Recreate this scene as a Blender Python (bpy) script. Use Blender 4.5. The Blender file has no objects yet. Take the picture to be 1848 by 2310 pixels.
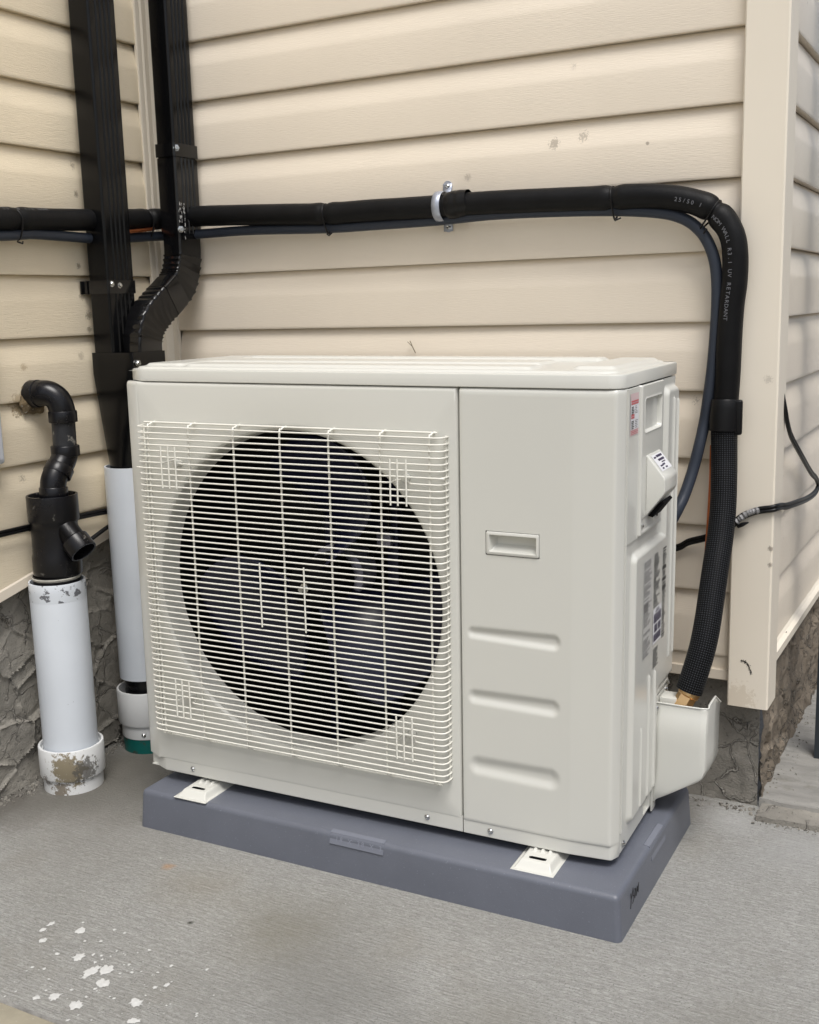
import bpy, bmesh, math, random
from mathutils import Vector, Matrix, noise
R = math.radians
random.seed(7)
scene = bpy.context.scene
col = scene.collection

# ---------------------------------------------------------------- camera, sky, sun, exposure
cam_d = bpy.data.cameras.new("camera")
cam = bpy.data.objects.new("camera", cam_d)
col.objects.link(cam)
cam.location = (1.2258, -2.0901, 0.9882)
cam.rotation_euler = (1.38715, 0.02627, 0.49505)
cam_d.sensor_fit = 'HORIZONTAL'
cam_d.sensor_width = 36.0
cam_d.lens = 2509.4 / 1848 * 36.0
cam_d.clip_start = 0.02
cam_d.clip_end = 500
scene.camera = cam

SUN_EL, SUN_AZ = R(62), R(138)          # azimuth clockwise from +y
world = bpy.data.worlds.new("World")
scene.world = world
world.use_nodes = True
wn, wl = world.node_tree.nodes, world.node_tree.links
wn.clear()
sky = wn.new('ShaderNodeTexSky')
sky.sky_type = 'NISHITA'
sky.sun_disc = False
sky.sun_elevation = SUN_EL
sky.sun_rotation = SUN_AZ
sky.dust_density = 4.0
sky.air_density = 1.0
sky.ozone_density = 1.0
hs = wn.new('ShaderNodeHueSaturation')
hs.inputs['Saturation'].default_value = 0.54
bg = wn.new('ShaderNodeBackground')
bg.inputs['Strength'].default_value = 0.098
wo = wn.new('ShaderNodeOutputWorld')
wl.new(sky.outputs[0], hs.inputs['Color'])
wl.new(hs.outputs[0], bg.inputs['Color'])
wl.new(bg.outputs[0], wo.inputs[0])

sun_d = bpy.data.lights.new("sun", 'SUN')
sun_d.energy = 1.5
sun_d.angle = R(26)
sun_d.color = (1.0, 0.985, 0.955)
sun = bpy.data.objects.new("sun", sun_d)
col.objects.link(sun)
sdir = Vector((math.sin(SUN_AZ) * math.cos(SUN_EL), math.cos(SUN_AZ) * math.cos(SUN_EL), math.sin(SUN_EL)))
sun.rotation_euler = sdir.to_track_quat('Z', 'Y').to_euler()
sun.location = (2, -4, 5)

scene.view_settings.view_transform = 'Standard'
scene.view_settings.look = 'None'
scene.view_settings.gamma = 1.0
scene.view_settings.use_curve_mapping = False
scene.view_settings.exposure = 0.58


# ---------------------------------------------------------------- materials
def mat(name, color, rough=0.5, metal=0.0, spec=0.5, var=0.0, vscale=8.0, vstretch=(1, 1, 1), bump=0.0, bscale=200.0,
        bstretch=(1, 1, 1), bdist=0.001, spots=None, dirt=None, rot=0.0, speck=None, rvar=0.0, coat=0.0):
    m = bpy.data.materials.new(name)
    m.use_nodes = True
    n, l = m.node_tree.nodes, m.node_tree.links
    b = n['Principled BSDF']
    b.inputs['Roughness'].default_value = rough
    b.inputs['Metallic'].default_value = metal
    b.inputs['Specular IOR Level'].default_value = spec
    b.inputs['Coat Weight'].default_value = coat
    b.inputs['Coat Roughness'].default_value = 0.12
    tc = n.new('ShaderNodeTexCoord')
    geo = n.new('ShaderNodeNewGeometry')

    def noise_tex(scale, stretch=(1, 1, 1), detail=4, rough_=0.55, dist=0.0):
        mp = n.new('ShaderNodeMapping')
        mp.inputs['Scale'].default_value = stretch
        mp.inputs['Rotation'].default_value = (0, 0, rot)
        l.new(geo.outputs['Position'], mp.inputs['Vector'])
        t = n.new('ShaderNodeTexNoise')
        t.inputs['Scale'].default_value = scale
        t.inputs['Detail'].default_value = detail
        t.inputs['Roughness'].default_value = rough_
        t.inputs['Distortion'].default_value = dist
        l.new(mp.outputs[0], t.inputs['Vector'])
        return t

    def ramp(src, p0, p1, c0=0.0, c1=1.0):
        r = n.new('ShaderNodeMapRange')
        r.inputs['From Min'].default_value = p0
        r.inputs['From Max'].default_value = p1
        r.inputs['To Min'].default_value = c0
        r.inputs['To Max'].default_value = c1
        l.new(src, r.inputs['Value'])
        return r.outputs['Result']

    def mixc(fac, a, bb):
        x = n.new('ShaderNodeMix')
        x.data_type = 'RGBA'
        if isinstance(fac, float):
            x.inputs['Factor'].default_value = fac
        else:
            l.new(fac, x.inputs['Factor'])
        for sock, v in ((x.inputs['A'], a), (x.inputs['B'], bb)):
            if isinstance(v, tuple):
                sock.default_value = (*v[:3], 1)
            else:
                l.new(v, sock)
        return x.outputs['Result']
    cur = tuple(color)
    if var:
        t = noise_tex(vscale, vstretch)
        f = ramp(t.outputs['Fac'], 0.25, 0.75)
        lo = tuple(c * (1 - var) for c in color)
        hi = tuple(min(1, c * (1 + var)) for c in color)
        cur = mixc(f, lo, hi)
    if speck:   # (colour, scale, threshold, amount)
        for (c, sc, th, am) in speck:
            t = noise_tex(sc, (1, 1, 1), 2, 0.5)
            f = ramp(t.outputs['Fac'], th, th + 0.05, 0.0, am)
            cur = mixc(f, cur, c)
    if dirt:    # (colour, scale, threshold, width, amount)
        for dd in dirt:
            c, sc, th, wd, am = dd[:5]
            t = noise_tex(sc, dd[5] if len(dd) > 5 else (1, 1, 1), 6, 0.62)
            f = ramp(t.outputs['Fac'], th, th + wd, 0.0, am)
            cur = mixc(f, cur, c)
    if spots:   # (centre, radius, colour, amount, raggedness): stains at fixed places
        for (ce, rad, c, am, rag) in spots:
            rag = rag * 2.2
            vm = n.new('ShaderNodeVectorMath')
            vm.operation = 'DISTANCE'
            l.new(geo.outputs['Position'], vm.inputs[0])
            vm.inputs[1].default_value = ce
            t = noise_tex(3.4 / rad, (1, 1, 1), 6, 0.7)
            ad = n.new('ShaderNodeMath')
            ad.operation = 'MULTIPLY_ADD'
            l.new(t.outputs['Fac'], ad.inputs[0])
            ad.inputs[1].default_value = rad * rag
            l.new(vm.outputs['Value'], ad.inputs[2])
            f = ramp(ad.outputs[0], rad * (0.92 + rag * 0.5), rad * (0.66 + rag * 0.5), 0.0, am)
            cur = mixc(f, cur, c)
    if isinstance(cur, tuple):
        b.inputs['Base Color'].default_value = (*cur[:3], 1)
    else:
        l.new(cur, b.inputs['Base Color'])
    if rvar:
        t = noise_tex(14, (1, 1, 1), 5)
        l.new(ramp(t.outputs['Fac'], 0.3, 0.7, rough - rvar, rough + rvar), b.inputs['Roughness'])
    if bump:
        t = noise_tex(bscale, bstretch, 5, 0.6)
        bp = n.new('ShaderNodeBump')
        bp.inputs['Strength'].default_value = bump
        bp.inputs['Distance'].default_value = bdist
        l.new(t.outputs['Fac'], bp.inputs['Height'])
        l.new(bp.outputs[0], b.inputs['Normal'])
    return m


SMUDGE = (0.16, 0.13, 0.10)
SID = (0.775, 0.695, 0.58)
sid_spots = [((0.42, 0, 1.286), 0.012, SMUDGE, 0.5, 1.6), ((0.478, 0, 1.295), 0.011, SMUDGE, 0.45, 1.8),
             ((0.603, 0, 1.27), 0.004, SMUDGE, 0.6, 1), ((0.237, 0, 1.237), 0.008, SMUDGE, 0.35, 1.7),
             ((0.458, 0, 1.422), 0.008, SMUDGE, 0.3, 1.6), ((0.70, 0, 0.80), 0.010, SMUDGE, 0.4, 2.0)]
sid_dirt = [((0.30, 0.24, 0.17), 55.0, 0.735, 0.03, 0.55)]
M = {}
M['siding'] = mat('vinyl_siding', SID, 0.42, var=0.035, vscale=3.0, bump=0.4, bscale=50, bstretch=(1, 1, 11), bdist=0.0014,
                  spots=sid_spots, dirt=sid_dirt)
WALLB = (0.10, 0.07, 0.04)
M['siding_left'] = mat('vinyl_siding_weathered', (0.745, 0.65, 0.49), 0.5, var=0.05, vscale=4.0, bump=0.6, bscale=50,
                       bstretch=(1, 1, 11), bdist=0.0014,
                       spots=[((-0.555, -0.26, 0.985), 0.011, WALLB, 0.6, 1.7), ((-0.555, -0.262, 0.955), 0.008, WALLB, 0.6, 1.5),
                              ((-0.555, -0.276, 1.025), 0.008, WALLB, 0.5, 1.7), ((-0.555, -0.29, 0.90), 0.010, WALLB, 0.35, 1.9),
                              ((-0.555, -0.28, 1.09), 0.007, WALLB, 0.6, 1.7), ((-0.555, -0.268, 1.30), 0.010, WALLB, 0.5, 1.8),
                              ((-0.555, -0.27, 1.24), 0.007, WALLB, 0.6, 1.8), ((-0.555, -0.36, 1.06), 0.005, WALLB, 0.5, 1.6),
                              ((-0.555, -0.48, 0.66), 0.010, WALLB, 0.45, 2.0), ((-0.555, -0.45, 0.67), 0.006, WALLB, 0.5, 1.9),
                              ((-0.555, -0.42, 1.06), 0.004, WALLB, 0.5, 1.4), ((-0.555, -0.455, 0.885), 0.009, (0.34, 0.24, 0.12), 0.5, 1.8),
                              ((-0.555, -0.475, 0.812), 0.026, (0.36, 0.25, 0.12), 0.55, 1.2), ((-0.555, -0.47, 0.80), 0.020, (0.20, 0.14, 0.07), 0.7, 1.4)],
                       dirt=[((0.33, 0.25, 0.16), 40.0, 0.71, 0.05, 0.5)])
M['siding_right'] = mat('vinyl_siding_sky_side', (0.78, 0.70, 0.585), 0.28, var=0.05, vscale=5.0, bump=0.6, bscale=70, bstretch=(1, 3, 9),
                        bdist=0.0012, dirt=[((0.22, 0.19, 0.14), 45.0, 0.70, 0.03, 0.6)])
M['trim'] = mat('vinyl_trim', (0.785, 0.72, 0.61), 0.42, var=0.03, vscale=3.0, bump=0.08, bscale=90, bdist=0.0006,
                dirt=[(SMUDGE, 60.0, 0.745, 0.02, 0.6)],
                spots=[((0.80, -0.02, 0.232), 0.035, (0.50, 0.41, 0.29), 0.35, 1.6), ((0.85, -0.02, 0.53), 0.006, SMUDGE, 0.7, 1.7),
                       ((0.85, -0.02, 0.50), 0.005, SMUDGE, 0.7, 1.7), ((0.836, -0.02, 0.84), 0.008, SMUDGE, 0.3, 1.9)])
M['start'] = mat('vinyl_starter', (0.66, 0.59, 0.49), 0.45, var=0.06, vscale=9)
M['scuff'] = mat('black_scuff', (0.05, 0.045, 0.04), 0.8)
M['unit'] = mat('ivory_enamel', (0.615, 0.615, 0.572), 0.30, spec=0.5, var=0.015, vscale=2.5, bump=0.03, bscale=500, bdist=0.0004, coat=0.25)
M['wire'] = mat('ivory_wire_coating', (0.76, 0.75, 0.685), 0.35)
M['dark'] = mat('unlit_interior', (0.004, 0.004, 0.005), 0.7, spec=0.1)  # near-black stands in for shade in seams, openings and the fan chamber
M['fin'] = mat('coil_fins', (0.010, 0.011, 0.013), 0.5, metal=0.2, bump=0.5, bscale=30, bstretch=(20, 20, 0.3), bdist=0.002)
M['blade'] = mat('navy_fan_plastic', (0.0065, 0.008, 0.030), 0.34, var=0.3, vscale=10, bump=0.3, bscale=900, bdist=0.0004)
M['bracket'] = mat('motor_bracket_metal', (0.012, 0.014, 0.045), 0.35, metal=0.3)
M['motor'] = mat('motor_grey', (0.26, 0.26, 0.33), 0.40, metal=0.3, var=0.4, vscale=40)
M['screw'] = mat('zinc_screw', (0.55, 0.56, 0.56), 0.25, metal=1.0)
M['galv'] = mat('galvanised_strap', (0.40, 0.43, 0.50), 0.42, metal=0.55, var=0.12, vscale=90)
M['pad'] = mat('blue_grey_pad', (0.121, 0.131, 0.160), 0.38, var=0.07, vscale=12, bump=0.35, bscale=420, bdist=0.0010,
               speck=[((0.30, 0.32, 0.38), 330.0, 0.68, 0.35), ((0.05, 0.05, 0.06), 60.0, 0.77, 0.6)])
M['pad_tab'] = mat('smooth_pad_plate', (0.165, 0.177, 0.215), 0.42, var=0.04, vscale=20)
M['pad_letter'] = mat('embossed_letters', (0.205, 0.218, 0.265), 0.4)
M['ink'] = mat('marker_ink', (0.012, 0.012, 0.014), 0.6)
M['concrete'] = None
M['stucco'] = mat('parged_cement', (0.25, 0.235, 0.205), 0.88, var=0.32, vscale=9, bump=0.9, bscale=260, bdist=0.003,
                  speck=[((0.07, 0.065, 0.055), 120.0, 0.66, 0.6), ((0.34, 0.33, 0.30), 190.0, 0.70, 0.5)],
                  dirt=[((0.33, 0.31, 0.28), 14.0, 0.60, 0.10, 0.5)])
M['stucco_brown'] = mat('parged_cement_weathered', (0.18, 0.15, 0.115), 0.9, var=0.35, vscale=14, vstretch=(1, 1, .5), bump=0.8, bscale=160, bdist=0.003,
                        speck=[((0.05, 0.042, 0.034), 90.0, 0.63, 0.75), ((0.34, 0.32, 0.27), 170.0, 0.68, 0.5)])
M['mortar'] = mat('crumbled_mortar', (0.33, 0.32, 0.30), 0.95, var=0.3, vscale=60, bump=0.8, bscale=300, bdist=0.002)
M['paint_white'] = mat('white_paint_drops', (0.56, 0.56, 0.545), 0.7, var=0.12, vscale=120, bump=0.3, bscale=500)
M['black_metal'] = mat('black_downspout_enamel', (0.0035, 0.0036, 0.004), 0.20, spec=0.26, var=0.15, vscale=20, rvar=0.06,
                       dirt=[((0.10, 0.10, 0.10), 70.0, 0.735, 0.03, 0.5)])
M['black_metal_gloss'] = mat('black_elbow_enamel', (0.0045, 0.0045, 0.005), 0.16, spec=0.45, rvar=0.04,
                             dirt=[((0.30, 0.30, 0.29), 95.0, 0.735, 0.02, 0.7)])
M['chip'] = mat('bare_metal_chip', (0.75, 0.75, 0.74), 0.4, metal=0.4)
M['abs'] = mat('black_abs', (0.005, 0.005, 0.0065), 0.30, spec=0.34, var=0.3, vscale=25, rvar=0.07,
               dirt=[((0.22, 0.21, 0.19), 38.0, 0.665, 0.06, 0.55), ((0.45, 0.44, 0.42), 90.0, 0.74, 0.02, 0.7)])
M['abs_grey'] = mat('scuffed_abs_pipe', (0.024, 0.025, 0.028), 0.42, spec=0.3, var=0.3, vscale=40,
                    dirt=[((0.28, 0.27, 0.24), 50.0, 0.62, 0.06, 0.6)])
M['glue'] = mat('dried_white_cement', (0.38, 0.37, 0.33), 0.8, var=0.25, vscale=90, bump=0.6, bscale=300, bdist=0.002)
M['pvc_blue'] = mat('weathered_pvc', (0.61, 0.65, 0.70), 0.32, var=0.05, vscale=7,
                    dirt=[((0.20, 0.19, 0.16), 60.0, 0.73, 0.03, 0.55), ((0.42, 0.42, 0.38), 12.0, 0.66, 0.08, 0.4)],
                    speck=[((0.08, 0.08, 0.08), 150.0, 0.77, 0.8)])
M['pvc_rim'] = mat('chipped_pvc_rim', (0.61, 0.65, 0.70), 0.45, dirt=[((0.05, 0.05, 0.06), 60.0, 0.57, 0.03, 0.85)])
M['pvc_white'] = mat('dirty_white_pvc', (0.70, 0.71, 0.71), 0.40, speck=[((0.12, 0.10, 0.08), 90.0, 0.76, 0.8)],
                     spots=[((-0.452, -0.525, 0.055), 0.042, (0.20, 0.165, 0.10), 0.95, 1.5), ((-0.425, -0.50, 0.05), 0.030, (0.09, 0.085, 0.075), 0.85, 1.7),
                            ((-0.47, -0.535, 0.012), 0.022, (0.17, 0.14, 0.10), 0.9, 1.7), ((-0.505, -0.535, 0.03), 0.014, (0.12, 0.10, 0.08), 0.8, 1.6)])
M['green'] = mat('green_sewer_pipe', (0.0, 0.105, 0.092), 0.42, dirt=[((0.05, 0.045, 0.035), 38.0, 0.54, 0.05, 0.85)])
M['foam'] = mat('black_foam_insulation', (0.0055, 0.0056, 0.0062), 0.48, spec=0.17, var=0.3, vscale=22, bump=0.4, bscale=120, bstretch=(3, 3, 1), bdist=0.0012,
                dirt=[((0.10, 0.10, 0.10), 60.0, 0.75, 0.02, 0.5)])
M['tape'] = mat('black_tape', (0.006, 0.006, 0.0065), 0.40, spec=0.22, bump=0.3, bscale=60, bdist=0.001)
M['hose'] = mat('slate_vinyl_hose', (0.032, 0.039, 0.054), 0.42, spec=0.25, bump=0.25, bscale=300, bdist=0.0006)
M['cable'] = mat('black_cable_jacket', (0.0055, 0.0055, 0.006), 0.35, spec=0.3)
M['copper'] = mat('bare_copper', (0.62, 0.20, 0.08), 0.3, metal=0.9, var=0.15, vscale=60)
M['brass'] = mat('brass_flare_nut', (0.70, 0.46, 0.22), 0.30, metal=0.85)
M['foil'] = mat('torn_foil_wrap', (0.26, 0.26, 0.265), 0.5, metal=0.3, bump=0.8, bscale=200, bdist=0.003)
M['print'] = mat('grey_lettering', (0.16, 0.165, 0.185), 0.7)
M['print_dim'] = mat('faded_lettering', (0.14, 0.14, 0.15), 0.7)
M['lab_print'] = mat('label_print', (0.07, 0.07, 0.065), 0.6)
M['lab_grey'] = mat('label_print_grey', (0.20, 0.195, 0.19), 0.6)
M['lab_film'] = mat('silver_label_film', (0.52, 0.52, 0.50), 0.35)
M['lab_white'] = mat('white_sticker', (0.72, 0.72, 0.74), 0.5)
M['lab_red'] = mat('red_print', (0.55, 0.13, 0.14), 0.6)
M['lab_pink'] = mat('pink_sticker', (0.66, 0.50, 0.50), 0.5)
M['lab_purple'] = mat('barcode_ink', (0.045, 0.035, 0.07), 0.6)
M['post'] = mat('slate_steel_post', (0.035, 0.045, 0.055), 0.45)
M['shade_fence_wood'] = mat('weathered_shade_fence_wood', (0.24, 0.185, 0.13), 0.8, var=0.3, vscale=8, vstretch=(6, 6, .6))
M['box'] = mat('pale_plastic_box', (0.62, 0.65, 0.70), 0.45)
M['dry'] = mat('dry_stem', (0.18, 0.15, 0.10), 0.8)


def mesh_sleeve_material():
    m = mat('black_mesh_sleeve', (0.010, 0.010, 0.011), 0.5, spec=0.15)
    n, l = m.node_tree.nodes, m.node_tree.links
    b = n['Principled BSDF']
    uv = n.new('ShaderNodeUVMap')
    sep = n.new('ShaderNodeSeparateXYZ')
    l.new(uv.outputs[0], sep.inputs[0])
    outs = []
    for k, f in (('X', 34.0), ('Y', 1.0)):
        mm = n.new('ShaderNodeMath'); mm.operation = 'MULTIPLY'; mm.inputs[1].default_value = f
        l.new(sep.outputs[k], mm.inputs[0])
        fr = n.new('ShaderNodeMath'); fr.operation = 'FRACT'; l.new(mm.outputs[0], fr.inputs[0])
        pp = n.new('ShaderNodeMath'); pp.operation = 'PINGPONG'; pp.inputs[1].default_value = 0.5
        l.new(fr.outputs[0], pp.inputs[0])
        gt = n.new('ShaderNodeMapRange'); gt.inputs['From Min'].default_value = 0.18; gt.inputs['From Max'].default_value = 0.34
        l.new(pp.outputs[0], gt.inputs['Value'])
        outs.append(gt.outputs[0])
    mu = n.new('ShaderNodeMath'); mu.operation = 'MULTIPLY'
    l.new(outs[0], mu.inputs[0]); l.new(outs[1], mu.inputs[1])
    mx = n.new('ShaderNodeMix'); mx.data_type = 'RGBA'
    mx.inputs['A'].default_value = (0.002, 0.002, 0.0025, 1); mx.inputs['B'].default_value = (0.040, 0.044, 0.050, 1)
    l.new(mu.outputs[0], mx.inputs['Factor']); l.new(mx.outputs['Result'], b.inputs['Base Color'])
    bp = n.new('ShaderNodeBump'); bp.inputs['Strength'].default_value = 0.8; bp.inputs['Distance'].default_value = 0.001
    l.new(mu.outputs[0], bp.inputs['Height']); l.new(bp.outputs[0], b.inputs['Normal'])
    return m


M['sleeve'] = mesh_sleeve_material()


def concrete_material():
    m = bpy.data.materials.new('broomed_concrete')
    m.use_nodes = True
    n, l = m.node_tree.nodes, m.node_tree.links
    b = n['Principled BSDF']
    b.inputs['Roughness'].default_value = 0.82
    b.inputs['Specular IOR Level'].default_value = 0.3
    geo = n.new('ShaderNodeNewGeometry')

    def tex(scale, st=(1, 1, 1), det=5, ro=0.6, rz=R(-4), dist=0.0):
        mp = n.new('ShaderNodeMapping'); mp.inputs['Scale'].default_value = st; mp.inputs['Rotation'].default_value = (0, 0, rz)
        l.new(geo.outputs['Position'], mp.inputs['Vector'])
        t = n.new('ShaderNodeTexNoise'); t.inputs['Scale'].default_value = scale; t.inputs['Detail'].default_value = det
        t.inputs['Roughness'].default_value = ro; t.inputs['Distortion'].default_value = dist
        l.new(mp.outputs[0], t.inputs['Vector'])
        return t.outputs['Fac']

    def mr(src, a, bb, c=0.0, d=1.0):
        r = n.new('ShaderNodeMapRange'); r.inputs['From Min'].default_value = a; r.inputs['From Max'].default_value = bb
        r.inputs['To Min'].default_value = c; r.inputs['To Max'].default_value = d
        l.new(src, r.inputs['Value']); return r.outputs['Result']

    def mix(f, a, bb):
        x = n.new('ShaderNodeMix'); x.data_type = 'RGBA'
        l.new(f, x.inputs['Factor'])
        for s, v in ((x.inputs['A'], a), (x.inputs['B'], bb)):
            if isinstance(v, tuple): s.default_value = (*v, 1)
            else: l.new(v, s)
        return x.outputs['Result']
    cur = mix(mr(tex(2.6, det=7), 0.32, 0.68), (0.385, 0.383, 0.360), (0.55, 0.547, 0.525))
    cur = mix(mr(tex(7, det=8, ro=.7), 0.42, 0.64, 0, 0.65), cur, (0.47, 0.47, 0.455))
    broom = tex(20, (1, 15, 1), 6, 0.72)
    cur = mix(mr(broom, 0.40, 0.62, 0.62, 0.0), cur, (0.235, 0.23, 0.212))
    cur = mix(mr(tex(24, (1, 12, 1), 5, 0.7), 0.60, 0.78, 0, 0.55), cur, (0.60, 0.60, 0.58))
    cur = mix(mr(tex(95, (1, 2.2, 1), det=8, ro=0.85), 0.44, 0.58, 0.62, 0.0), cur, (0.225, 0.22, 0.20))
    cur = mix(mr(tex(55, (1, 4, 1), det=8, ro=0.85), 0.53, 0.66, 0, 0.55), cur, (0.60, 0.60, 0.58))
    cur = mix(mr(tex(330, det=2), 0.60, 0.70, 0, 0.75), cur, (0.10, 0.096, 0.088))
    cur = mix(mr(tex(260, det=2), 0.66, 0.74, 0, 0.6), cur, (0.56, 0.56, 0.54))
    cur = mix(mr(tex(38, det=6), 0.70, 0.76, 0, 0.55), cur, (0.58, 0.58, 0.56))
    cur = mix(mr(tex(3.4, det=6, rz=0.8), 0.58, 0.75, 0, 0.40), cur, (0.27, 0.25, 0.205))
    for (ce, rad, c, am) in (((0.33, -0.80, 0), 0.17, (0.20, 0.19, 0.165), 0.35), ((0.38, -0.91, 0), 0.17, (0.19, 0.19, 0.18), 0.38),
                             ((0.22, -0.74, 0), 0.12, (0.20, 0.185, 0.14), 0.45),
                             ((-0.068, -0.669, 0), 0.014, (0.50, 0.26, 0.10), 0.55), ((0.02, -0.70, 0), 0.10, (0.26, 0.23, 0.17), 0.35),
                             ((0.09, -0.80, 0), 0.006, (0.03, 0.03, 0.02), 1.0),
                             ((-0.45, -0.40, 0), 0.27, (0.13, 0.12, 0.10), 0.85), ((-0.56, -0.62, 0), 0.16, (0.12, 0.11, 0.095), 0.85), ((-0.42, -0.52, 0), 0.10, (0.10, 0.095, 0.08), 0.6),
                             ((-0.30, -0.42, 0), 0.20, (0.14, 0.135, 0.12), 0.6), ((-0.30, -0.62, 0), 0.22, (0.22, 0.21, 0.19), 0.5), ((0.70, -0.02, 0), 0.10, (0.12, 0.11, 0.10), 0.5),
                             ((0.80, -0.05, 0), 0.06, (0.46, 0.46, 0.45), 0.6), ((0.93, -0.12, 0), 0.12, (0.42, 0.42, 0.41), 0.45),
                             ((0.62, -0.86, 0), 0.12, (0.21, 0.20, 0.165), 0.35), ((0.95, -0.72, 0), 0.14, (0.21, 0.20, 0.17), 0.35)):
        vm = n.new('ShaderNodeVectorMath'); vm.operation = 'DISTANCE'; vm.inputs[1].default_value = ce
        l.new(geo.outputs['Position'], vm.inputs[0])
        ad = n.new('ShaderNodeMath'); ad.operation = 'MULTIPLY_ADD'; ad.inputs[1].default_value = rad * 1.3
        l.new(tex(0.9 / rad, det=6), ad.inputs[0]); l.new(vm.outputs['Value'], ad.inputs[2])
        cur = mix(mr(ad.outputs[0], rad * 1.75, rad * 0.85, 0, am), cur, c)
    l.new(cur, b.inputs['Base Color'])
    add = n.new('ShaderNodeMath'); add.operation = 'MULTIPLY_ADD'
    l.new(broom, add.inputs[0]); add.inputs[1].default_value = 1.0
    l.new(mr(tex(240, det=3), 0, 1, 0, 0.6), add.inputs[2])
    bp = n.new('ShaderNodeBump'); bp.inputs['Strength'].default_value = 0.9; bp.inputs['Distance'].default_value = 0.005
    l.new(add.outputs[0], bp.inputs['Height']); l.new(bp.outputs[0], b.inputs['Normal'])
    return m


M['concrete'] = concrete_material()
M['concrete_tan'] = mat('tan_concrete', (0.27, 0.245, 0.185), 0.85, var=0.2, vscale=12, bump=0.6, bscale=70, bdist=0.003,
                        speck=[((0.42, 0.40, 0.34), 200.0, 0.68, 0.5)])
M['concrete_side'] = mat('side_path_concrete', (0.25, 0.243, 0.225), 0.85, var=0.22, vscale=11, vstretch=(1, 4, 1), bump=0.7, bscale=60,
                         bstretch=(1, 3, 1), bdist=0.003, dirt=[((0.14, 0.13, 0.10), 12.0, 0.60, 0.12, 0.55)],
                         speck=[((0.10, 0.10, 0.09), 200.0, 0.66, 0.5)])


def add_ridges(m, scale, light, dark):
    """ragged lips left by the trowel: relief, with lip highlight and lee shade painted in as colour"""
    n, l = m.node_tree.nodes, m.node_tree.links
    b = n['Principled BSDF']
    geo = n.new('ShaderNodeNewGeometry')
    nz = n.new('ShaderNodeTexNoise'); nz.inputs['Scale'].default_value = 16; nz.inputs['Detail'].default_value = 5
    l.new(geo.outputs['Position'], nz.inputs['Vector'])
    sc = n.new('ShaderNodeVectorMath'); sc.operation = 'MULTIPLY_ADD'
    l.new(nz.outputs['Color'], sc.inputs[0]); sc.inputs[1].default_value = (.09, .09, .09)
    l.new(geo.outputs['Position'], sc.inputs[2])
    vo = n.new('ShaderNodeTexVoronoi'); vo.feature = 'DISTANCE_TO_EDGE'; vo.inputs['Scale'].default_value = scale
    l.new(sc.outputs[0], vo.inputs['Vector'])
    n2 = n.new('ShaderNodeTexNoise'); n2.inputs['Scale'].default_value = 11; n2.inputs['Detail'].default_value = 3
    l.new(geo.outputs['Position'], n2.inputs['Vector'])
    gate = n.new('ShaderNodeMapRange'); gate.inputs['From Min'].default_value = .44; gate.inputs['From Max'].default_value = .56
    l.new(n2.outputs['Fac'], gate.inputs['Value'])
    col_in = b.inputs['Base Color'].links[0].from_socket
    hts = []
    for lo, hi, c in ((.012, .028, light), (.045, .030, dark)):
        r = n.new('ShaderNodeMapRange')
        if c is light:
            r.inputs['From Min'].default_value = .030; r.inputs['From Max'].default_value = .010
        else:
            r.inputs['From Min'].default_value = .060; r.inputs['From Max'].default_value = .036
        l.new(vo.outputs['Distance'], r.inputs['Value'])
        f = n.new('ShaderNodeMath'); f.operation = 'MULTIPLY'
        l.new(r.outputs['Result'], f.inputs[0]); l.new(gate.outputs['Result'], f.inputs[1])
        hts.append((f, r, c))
    # painted lee shade first, painted lip highlight over it
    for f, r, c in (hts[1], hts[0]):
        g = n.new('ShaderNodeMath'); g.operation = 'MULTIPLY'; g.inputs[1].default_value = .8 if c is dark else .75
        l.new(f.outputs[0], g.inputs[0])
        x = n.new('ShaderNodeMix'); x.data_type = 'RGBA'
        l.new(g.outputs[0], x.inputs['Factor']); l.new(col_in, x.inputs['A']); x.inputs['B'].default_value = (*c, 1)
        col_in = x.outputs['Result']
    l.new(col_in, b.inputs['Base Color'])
    bp = n.new('ShaderNodeBump'); bp.inputs['Strength'].default_value = 1.0; bp.inputs['Distance'].default_value = .006
    l.new(hts[0][0].outputs[0], bp.inputs['Height'])
    l.new(b.inputs['Normal'].links[0].from_socket, bp.inputs['Normal'])
    l.new(bp.outputs[0], b.inputs['Normal'])


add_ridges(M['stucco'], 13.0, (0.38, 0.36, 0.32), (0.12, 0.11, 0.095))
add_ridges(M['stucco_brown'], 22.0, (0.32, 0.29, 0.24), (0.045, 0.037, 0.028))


# ---------------------------------------------------------------- helpers
def link(name, me, m, parent=None, smooth=None, kind=None, loc=None, rot=None):
    o = bpy.data.objects.new(name, me)
    col.objects.link(o)
    if m is not None and len(me.materials) == 0:
        me.materials.append(M[m] if isinstance(m, str) else m)
    if smooth is not None:
        for p in me.polygons:
            p.use_smooth = True
        if smooth < 179:
            me.set_sharp_from_angle(angle=R(smooth))
    if parent is not None:
        o.parent = parent
    if kind:
        o['kind'] = kind
    if loc is not None:
        o.location = loc
    if rot is not None:
        o.rotation_euler = rot
    return o


def pmesh(name, verts, faces):
    me = bpy.data.meshes.new(name)
    me.from_pydata([tuple(v) for v in verts], [], faces)
    me.update()
    return me


def bmesh_link(name, bm, m, parent=None, smooth=None, kind=None, recalc=True):
    if recalc:
        bmesh.ops.recalc_face_normals(bm, faces=bm.faces)
    me = bpy.data.meshes.new(name)
    bm.to_mesh(me)
    bm.free()
    return link(name, me, m, parent, smooth, kind)


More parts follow.
